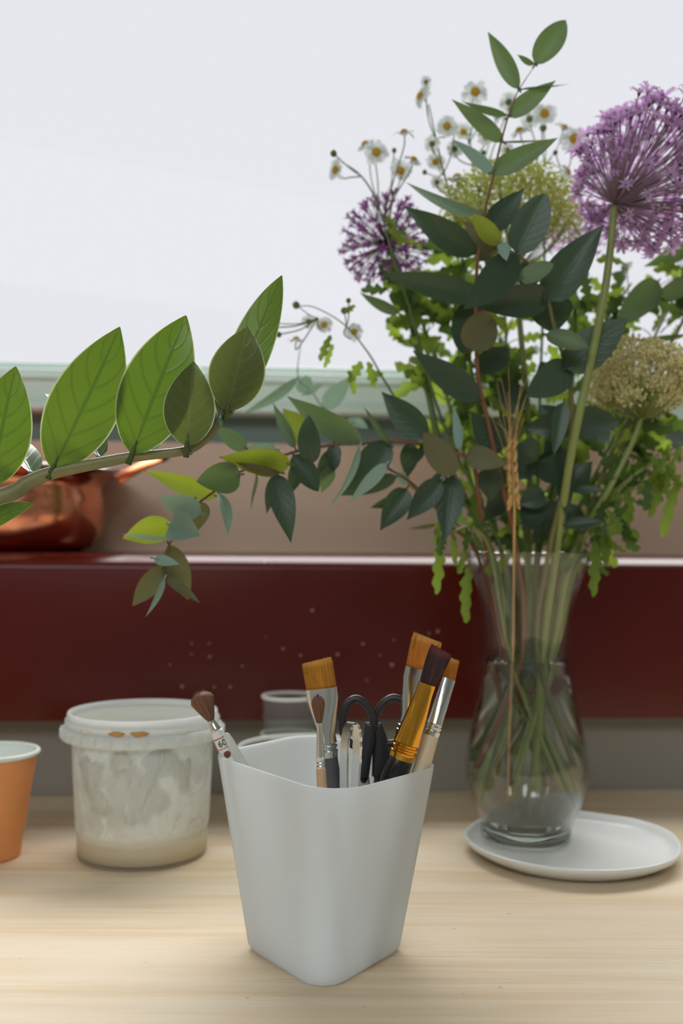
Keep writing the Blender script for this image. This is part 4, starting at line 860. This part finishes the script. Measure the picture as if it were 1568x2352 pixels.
big_allium('large lilac allium globe with star florets on a thick pale stem', into_vase((.020, -.028), (.010, -.020), (.002, -.012, .05), .0040) + [PR(1312, 1040, .845, .0036), PR(1350, 860, .835, .0035), PR(1383, 700, .83, .0034), PR(1398, 600, .83, .0032), PR(1411, 475, .83, .0028)], P(1412, 468, .83), P(1484, 404, .838), .0555, 320, big, 5)
allium('small half-hidden lilac allium between the green umbel and the lilac globe', into_vase((.016, .03), (.01, .018), (-.012, .03, .06), .0026) + [PR(1310, 900, .98, .0026), PR(1320, 650, .985, .0024), PR(1322, 545, .985, .0022)], P(1322, 535, .985), .05, 70, big, 12, (.62, .62, .62), None, -.7)

# ---------------------------------------------------------------- green umbels
def umbel(name, label, path, centre, rx, ry, rz, nray, nbud, mat, seed, size=.0013, zspan=1.05):
    t = thing(name, path[0][:3], label, 'flower', GR); g = random.Random(seed)
    mb = MB(); stem_tube(mb, path, 8, 6); mb.obj('stem', M['stalk'], t)
    hub = Vector(path[-1][:3]); bm = MB(); ga = math.pi * (3 - 5 ** .5)
    for i in range(nray):
        z = 1 - zspan * (i + .5) / nray; rr = math.sqrt(max(0, 1 - z * z)); a = i * ga
        e = Vector(centre) + Vector((rr * math.cos(a) * rx, rr * math.sin(a) * ry, z * rz)) * g.uniform(.75, 1.0)
        mid = hub + (e - hub) * .55 + Vector((0, 0, -.12 * (e - hub).length * rr))
        m_ = MB(); tube(m_, spline([tuple(hub), tuple(mid), tuple(e)], 4), .0006, 4); m_.obj('ray', M['stalk'], t)
        cr = rx * .27
        for _ in range(nbud):
            d = Vector((g.gauss(0, 1), g.gauss(0, 1), g.gauss(0.35, .8))).normalized() * cr * g.uniform(.55, 1.08); d.z *= .8
            c = e + d; s = size * g.uniform(.7, 1.45)
            bm.add([c + Vector((s, 0, 0)), c + Vector((0, s, 0)), c + Vector((-s, 0, 0)), c + Vector((0, -s, 0)), c + Vector((0, 0, s)), c + Vector((0, 0, -s))], [(0, 1, 4), (1, 2, 4), (2, 3, 4), (3, 0, 4), (1, 0, 5), (2, 1, 5), (3, 2, 5), (0, 3, 5)])
            if g.random() < .25: tube(bm, [e, c], .00022, 3)
    o = bm.obj('flower_buds', M[mat], t, True); o['kind'] = 'stuff'
    return t
umbel('green_umbel', 'yellow-green lacy umbel between the daisies and the dark leaves', into_vase((.004, .02), (.002, .02), (-.028, -.006, .035), .0032) + [PR(1215, 1000, .955, .003), PR(1195, 760, .95, .0028), PR(1183, 620, .945, .0026)], P(1174, 500, .945), .064, .05, .050, 50, 72, 'bud_green', 4, zspan=1.4)
umbel('cream_umbel', 'cream lacy umbel low at the edge beside the big smooth leaves', into_vase((.038, -.015), (.02, -.01), (-.004, .03, .05), .0028) + [PR(1400, 1120, .90, .0026), PR(1450, 1020, .90, .0024), PR(1472, 960, .90, .0022)], P(1482, 880, .90), .048, .042, .040, 46, 80, 'bud_cream', 8, zspan=1.6)

# ---------------------------------------------------------------- chamomile
def petal_mesh(i):
    g = random.Random(i); mb = MB(); q = []; uv = []
    droop = (-.05, -.35, .1, -.6)[i]
    for k in range(6):
        s = k / 5; w_ = (.30, .72, .95, 1.0, .86, .40)[k] * .34; z = droop * s * s
        for j in range(3): u = j - 1; q.append(Vector((.42 + s, u * w_, z + .08 * abs(u) * w_ - (.08 if k == 5 and j == 1 else 0)))); uv.append((j / 2, s))
    q[16].x -= .06
    mb.add(q, [(a * 3 + b, a * 3 + b + 1, (a + 1) * 3 + b + 1, (a + 1) * 3 + b) for a in range(5) for b in range(2)], 0, uv)
    return mb.mesh('petal_%d' % i, M['petal'])
PET = [petal_mesh(i) for i in range(4)]
mb = MB(); lathe(mb, [(0.0, -.12), (.30, -.10), (.50, .0), (.52, .12), (.44, .28), (.26, .40), (.0, .46)], (0, 0, 0), 16); DISC = mb.mesh('yellow_disc', M['disc'])
mb = MB(); lathe(mb, [(0.0, -.42), (.14, -.40), (.34, -.26), (.50, -.08), (.52, .02), (.3, -.02)], (0, 0, 0), 12); CALYX = mb.mesh('calyx', M['stalk_dark'])
def daisy(t, p, rpx, Yd, facing, seed, npet=13):
    """one head: yellow disc with petals and a green calyx; facing is the direction it looks"""
    g = random.Random(seed); r = mm(rpx * 1.1, Yd) / 1.42
    h = link('flower_head', DISC, t); h.location = Vector(p) - Vector(t['_o']); h.scale = (r, r, r); h.rotation_mode = 'QUATERNION'
    h.rotation_quaternion = Vector(facing).to_track_quat('Z', 'Y')
    c = link('calyx', CALYX, h)
    base = g.choice((0, 1, 1, 2))
    for k in range(npet):
        o = link('petal', PET[base if g.random() < .7 else g.randrange(4)], h); a = 2 * math.pi * (k + g.uniform(-.2, .2)) / npet; s = g.uniform(.88, 1.08)
        o.rotation_euler = (0, g.uniform(-.12, .12), a); o.scale = (s, s, s)
    return h
def bud(t, p, r):
    mb = MB(); lathe(mb, [(0.0, -r * 1.1), (r * .6, -r * .9), (r, -r * .2), (r * .9, r * .4), (r * .5, r * .9), (0, r)], Vector(p), 10); mb.obj('bud', M['herb_dark'] if False else M['stalk_dark'], t)
FR = {'f': (0.0, -1, .15), 'l': (-.8, -.6, .1), 'u': (0, -.35, 1), 'r': (.7, -.7, .2), 'b': (.1, .8, .5), 'd': (-.2, -.5, -.7), 'ul': (-.5, -.5, .7), 'ur': (.4, -.6, .7)}
def chamomile(label, path, heads, nodes, seed, buds=(), leaves=(), Y0=.93):
    """path: main stem upward; heads: (x, y, r, facing, index of the node it branches from)"""
    t = thing('chamomile_spray', path[0][:3], label, 'flower', GR); g = random.Random(seed)
    mb = MB(); stem_tube(mb, path, 6, 5); mb.obj('stem', M['stalk_dark'], t)
    for i, (x, y, r, f, nd) in enumerate(heads):
        Yh = Y0 + g.uniform(-.03, .03); p = P(x, y, Yh); fv = Vector(FR[f]).normalized(); n0 = Vector(nodes[nd]); m_ = MB()
        rr = mm(r, Yh); mid = (n0 + p) / 2 + Vector((g.uniform(-.004, .004), 0, -.004)); neck = p - fv * rr * .9 + Vector((0, 0, -rr * .5))
        tube(m_, spline([tuple(n0), tuple(mid), tuple(neck), tuple(p - fv * rr * .2)], 4), .00062, 5); m_.obj('stalk', M['stalk_dark'], t)
        daisy(t, p, r, Yh, fv, seed * 50 + i, 12 + i % 3)
    for x, y, r, nd in buds:
        Yh = Y0 + g.uniform(-.03, .03); p = P(x, y, Yh); n0 = Vector(nodes[nd]); m_ = MB()
        tube(m_, spline([tuple(n0), tuple((n0 + p) / 2 + Vector((.002, 0, -.003))), tuple(p)], 4), .0006, 5); m_.obj('stalk', M['stalk_dark'], t); bud(t, p, mm(r, Yh))
    for x, y, x2, y2, w_ in leaves:
        leaf(t, 'leaf', M['herb'], P(x, y, Y0), P(x2, y2, Y0 + g.uniform(-.02, .02)), mm(w_, Y0), turn=g.uniform(-.6, .6), fold=.2, curl=g.uniform(-.1, .12), a=.5, bb=.5, ns=26, nu=4, lobes=3.5, lobe_d=.7)
    return t
nA = [P(830, 405, .92), P(868, 470, .925), P(880, 500, .925)]
chamomile('chamomile spray bending out over the dark purple globe', into_vase((-.024, -.012), (-.012, -.008), (.018, .02, .06), .0014) + [PR(1020, 980, .92, .0014), PR(950, 740, .915, .0013), PR(905, 600, .91, .0012), PR(868, 470, .915, .001), PR(830, 405, .92, .0008), PR(785, 372, .92, .0005)],
    [(771, 390, 24, 'l', 0), (838, 330, 21, 'ul', 1), (864, 350, 27, 'f', 1), (928, 304, 23, 'u', 2), (920, 391, 25, 'd', 2), (950, 366, 20, 'ur', 2)], nA, 11, [(766, 352, 8, 0), (905, 345, 6, 2)], [(905, 520, 880, 500, 46), (900, 560, 930, 520, 40), (890, 510, 925, 560, 50)], .92)
nB = [P(1000, 320, .93), P(1018, 400, .935), P(1030, 440, .94)]
chamomile('chamomile spray with the highest tilted daisy, left of the tallest branch', into_vase((-.012, .01), (-.006, .008), (-.02, .026, .05), .0014) + [PR(1090, 900, .95, .0014), PR(1058, 560, .945, .0012), PR(1030, 440, .94, .001), PR(1010, 360, .935, .0009), PR(997, 300, .93, .0007), PR(985, 240, .93, .0005)],
    [(965, 220, 23, 'l', 0), (978, 188, 13, 'b', 0), (1026, 290, 24, 'f', 0), (992, 330, 18, 'b', 1), (1000, 371, 21, 'd', 1), (1050, 406, 24, 'u', 2), (1003, 418, 15, 'b', 2)], nB, 12, [(1045, 290, 7, 1), (975, 395, 6, 1)], (), .935)
nC = [P(1075, 330, .95), P(1085, 380, .95), P(1100, 450, .95)]
chamomile('chamomile spray with a wide open daisy, just behind the tallest branch', into_vase((.0, .0), (.0, .006), (.03, .018, .055), .0014) + [PR(1140, 900, .96, .0014), PR(1115, 600, .955, .0012), PR(1100, 450, .95, .001), PR(1085, 380, .95, .0009), PR(1078, 310, .95, .0007)],
    [(1091, 211, 28, 'f', 0), (1064, 302, 20, 'd', 0), (1044, 342, 18, 'b', 1), (1115, 314, 20, 'f', 1), (1141, 266, 24, 'ur', 2), (1168, 234, 20, 'b', 2)], nC, 13, [(1101, 256, 7, 0), (1110, 350, 6, 1)], (), .95)
nD = [P(1225, 370, .95), P(1250, 380, .955), P(1290, 420, .955)]
chamomile('chamomile spray between the tallest branch and the lilac globes', into_vase((.010, .012), (.006, .010), (-.02, .012, .06), .0014) + [PR(1240, 900, .97, .0014), PR(1250, 600, .965, .0012), PR(1245, 450, .955, .001), PR(1235, 380, .95, .0008), PR(1225, 340, .95, .0006)],
    [(1192, 299, 22, 'ul', 0), (1216, 273, 20, 'b', 0), (1250, 261, 27, 'f', 1), (1296, 293, 22, 'ur', 1), (1319, 319, 31, 'f', 2), (1304, 394, 18, 'r', 2), (1165, 345, 16, 'b', 0)], nD, 14, [(1247, 293, 9, 1), (1275, 350, 6, 2)], (), .95)
nE = [P(730, 730, .90), P(790, 760, .90), P(850, 820, .905)]
chamomile('low chamomile spray with small drooping daisies before the window frame', into_vase((-.035, -.022), (-.018, -.014), (.012, .028, .045), .0014) + [PR(1000, 1060, .90, .0013), PR(930, 950, .905, .0012), PR(880, 870, .905, .001), PR(845, 810, .905, .0008), PR(790, 745, .90, .0006), PR(720, 705, .90, .0005), PR(680, 705, .90, .0004)],
    [(813, 762, 20, 'f', 1), (744, 746, 19, 'f', 0), (708, 738, 16, 'b', 0), (680, 778, 18, 'u', 0)], nE, 15, [(680, 700, 9, 0), (630, 742, 7, 0), (618, 752, 7, 0), (640, 768, 7, 0), (790, 713, 8, 1), (800, 690, 6, 1)],
    [(760, 770, 735, 830, 34), (765, 790, 745, 845, 30), (790, 720, 815, 700, 22), (830, 830, 800, 880, 40), (845, 830, 860, 890, 36), (880, 860, 850, 860, 28), (800, 850, 815, 905, 34)], .90)

# ---------------------------------------------------------------- leafy herb stems filling the bouquet
def herb(label, path, n, size, seed, mats, droop=0.0, spread=60, y_lo=0.1, extra=()):
    t = thing('herb_stem', path[0][:3], label, 'foliage', GR); g = random.Random(seed)
    mb = MB(); stem_tube(mb, path, 7, 6); mb.obj('stem', M['stalk'], t)
    q = spline(path[2:], 12); k0 = int(len(q) * y_lo)
    for i in range(n):
        p = Vector(q[g.randrange(k0, len(q))][:3]); Yp = p.y; k = Yp / F
        off = Vector((g.gauss(0, 1) * spread * .6 * k, g.uniform(-.035, .035), g.gauss(0, 1) * spread * .45 * k))
        d = Vector((g.uniform(-1, 1), g.uniform(-.5, .5), g.uniform(-.5, 1) - droop * 1.3)).normalized()
        L = g.uniform(*size) * k; b = p + off; e = b + d * L
        m_ = MB(); blade(m_, b, e, L * g.uniform(.5, .8), turn=g.uniform(-1.0, 1.0), fold=g.uniform(.1, .4), curl=g.uniform(-.15, .2), a=.55, bb=.45, ns=24, nu=4, lobes=g.choice((3, 4, 4)), lobe_d=.72, twist=g.uniform(-.6, .6))
        if off.length > .004: tube(m_, spline([tuple(p + Vector((0, 0, -.008))), tuple((p + b) / 2 + Vector((0, 0, -.002))), tuple(b)], 3), .0005, 4)
        m_.obj('leaf', M[g.choice(mats)], t)
    for bx, by, tx_, ty, w_, Yl in extra:
        leaf(t, 'leaf', M[mats[0]], P(bx, by, Yl), P(tx_, ty, Yl), mm(w_, Yl), (.004, .0006), turn=g.uniform(-.4, .4), fold=.2, curl=.06, a=.5, bb=.45, ns=34, nu=4, lobes=4, lobe_d=.6)
    return t
H1, H2 = 'herb', 'herb_dark'
herb('leafy green herb stem rising beside the dark purple globe', into_vase((-.032, .008), (-.016, .004), (.02, -.012, .05), .0022) + [PR(1050, 1000, .95, .002), PR(1000, 820, .955, .0018), PR(955, 710, .955, .0015), PR(938, 660, .955, .001)], 44, (55, 105), 31, (H1, H1, H2), 0, 42, .05,
    [(945, 740, 895, 735, 60, .945), (940, 720, 985, 690, 50, .945), (935, 700, 900, 665, 50, .945), (950, 745, 955, 690, 55, .945)])
herb('leafy green herb stem behind the trailing branch', into_vase((-.02, .025), (-.01, .016), (.012, .0, .055), .0022) + [PR(1090, 1020, .965, .002), PR(1060, 860, .965, .0018), PR(1045, 700, .965, .0014), PR(1050, 610, .965, .001)], 66, (60, 115), 32, (H1, H1, H2), 0, 55, .05)
herb('leafy green herb stem in the middle behind the dark leaves', into_vase((-.004, .032), (-.002, .02), (-.01, .01, .06), .0022) + [PR(1180, 1050, .975, .002), PR(1165, 880, .975, .0018), PR(1160, 730, .975, .0015), PR(1150, 610, .975, .001)], 70, (60, 115), 33, (H1, H2), 0, 60, .05)
herb('leafy green herb stem behind the thick pale allium stem', into_vase((.014, .03), (.008, .018), (-.02, -.01, .05), .0022) + [PR(1300, 1050, .965, .002), PR(1340, 880, .965, .0018), PR(1390, 740, .965, .0015), PR(1450, 650, .965, .001)], 66, (55, 105), 34, (H1, H2), 0, 65, .05)
herb('yellowing herb stem arching to the edge under the cream umbel', into_vase((.044, -.008), (.024, -.006), (-.02, .0, .055), .0022) + [PR(1390, 1160, .92, .002), PR(1460, 1090, .92, .0018), PR(1540, 1045, .92, .0015), PR(1600, 1010, .92, .001)], 46, (45, 90), 35, (H1, H1, H2), .9, 45, .1,
    [(1560, 1100, 1520, 1235, 46, .91), (1530, 1080, 1490, 1190, 40, .915), (1440, 1120, 1450, 1200, 36, .915)])
herb('tangled herb stem just below the cream umbel', into_vase((.040, .01), (.02, .008), (-.01, -.02, .06), .0022) + [PR(1385, 1130, .94, .002), PR(1430, 1030, .945, .0018), PR(1480, 960, .95, .0015), PR(1540, 880, .95, .001)], 76, (50, 95), 36, (H1, H2, H2), .2, 62, .0)
herb('airy herb stem at the edge above the cream umbel', into_vase((.032, .022), (.016, .014), (-.026, .004, .05), .002) + [PR(1420, 980, .97, .0018), PR(1500, 780, .975, .0015), PR(1550, 680, .975, .0012), PR(1575, 600, .975, .001)], 48, (35, 75), 37, (H1, H2), .1, 60, .25)
herb('wilted herb stem drooping over the vase rim', into_vase((-.038, -.028), (-.018, -.016), (.015, -.018, .05), .0018) + [PR(1090, 1215, .885, .0016), PR(1060, 1215, .88, .0013), PR(1020, 1232, .88, .001)], 4, (40, 60), 38, (H1, H2), .8, 14, .4,
    [(1006, 1232, 1002, 1366, 38, .885), (1070, 1262, 1052, 1318, 30, .875), (1078, 1300, 1070, 1432, 46, .872), (1012, 1190, 1000, 1250, 30, .885), (1040, 1225, 1045, 1300, 26, .88)])
herb('wilted herb stem hanging outside the vase beside the yellowing one', into_vase((.044, -.018), (.02, -.012), (-.012, -.026, .05), .0018) + [PR(1345, 1225, .885, .0016), PR(1375, 1205, .88, .0012), PR(1392, 1235, .88, .0008)], 5, (40, 60), 39, (H1, H2), .8, 16, .4,
    [(1365, 1240, 1362, 1372, 40, .88), (1385, 1215, 1390, 1300, 40, .878), (1400, 1180, 1425, 1225, 36, .885)])

# ---------------------------------------------------------------- wheat ear
wh = thing('wheat_ear', tuple(P(1178, 1560, .885)), 'dry straw-coloured wheat ear standing at the front of the vase', 'wheat', GR)
WY = .858
mb = MB(); stem_tube(mb, [(VC.x - .016, VC.y - .012, VC.z + .04, .0011), PR(1179, 1420, .895, .0011), PR(1180, 1270, .868, .0011), PR(1181, 1165, WY, .0011), PR(1176, 1030, WY, .0007)], 7, 5); mb.obj('stem', M['straw'], wh)
g = random.Random(5)
mb = MB(); lathe(mb, [(0, -.0052), (.0011, -.0040), (.0017, -.001), (.0014, .002), (.0004, .0052), (0, .0056)], (0, 0, 0), 8); GRAIN = mb.mesh('grain', M['straw'])
tips = [(1110, 914), (1124, 922), (1141, 880), (1150, 868), (1167, 840), (1165, 900), (1200, 862), (1214, 858), (1210, 905), (1140, 970), (1205, 960), (1155, 930), (1185, 990)]
for i in range(26):
    r_ = i // 2; s = r_ / 12; x = 1180 - 5 * s + (9 if i % 2 else -9) * (1 - .3 * s); y = 1160 - 148 * s
    o = link('grain', GRAIN, wh); o.location = P(x, y, WY + (-.002 if r_ % 2 else .001)) - Vector(wh['_o']); o.rotation_euler = (g.uniform(-.3, .3), .42 if i % 2 else -.42, g.uniform(0, 3)); k = 1.0 + g.uniform(-.1, .15); o.scale = (k, k, k)
    if i < 26 and i % 2 == 0 or i > 18:
        tx_, ty = tips[i % len(tips)]; mb = MB(); a_ = P(x, y - 6, WY); e = P(tx_, ty, WY + g.uniform(-.012, .012))
        tube(mb, spline([tuple(a_), tuple((a_ + e) / 2 + Vector(((P(1178, y, WY).x - e.x) * .25, 0, 0))), tuple(e)], 4), [.00042 - .00003 * k2 for k2 in range(9)], 4); mb.obj('awn', M['straw'], wh)

# ---------------------------------------------------------------- added housing for the unseen fill light behind the lens
M['casing_white'] = plain('fill_light_casing', srgb(230, 230, 226), 0.5)
lp = thing('fill_light_housing', (-0.35, -1.25, 1.75), 'white rectangular housing added above the unseen fill light', 'lamp')
mb = MB(); box(mb, (-1.47, -1.92, 1.70), (0.77, -0.58, 1.7499)); mb.obj('housing', M['casing_white'], lp, False)
for o in bpy.data.objects:
    if '_o' in o: del o['_o']
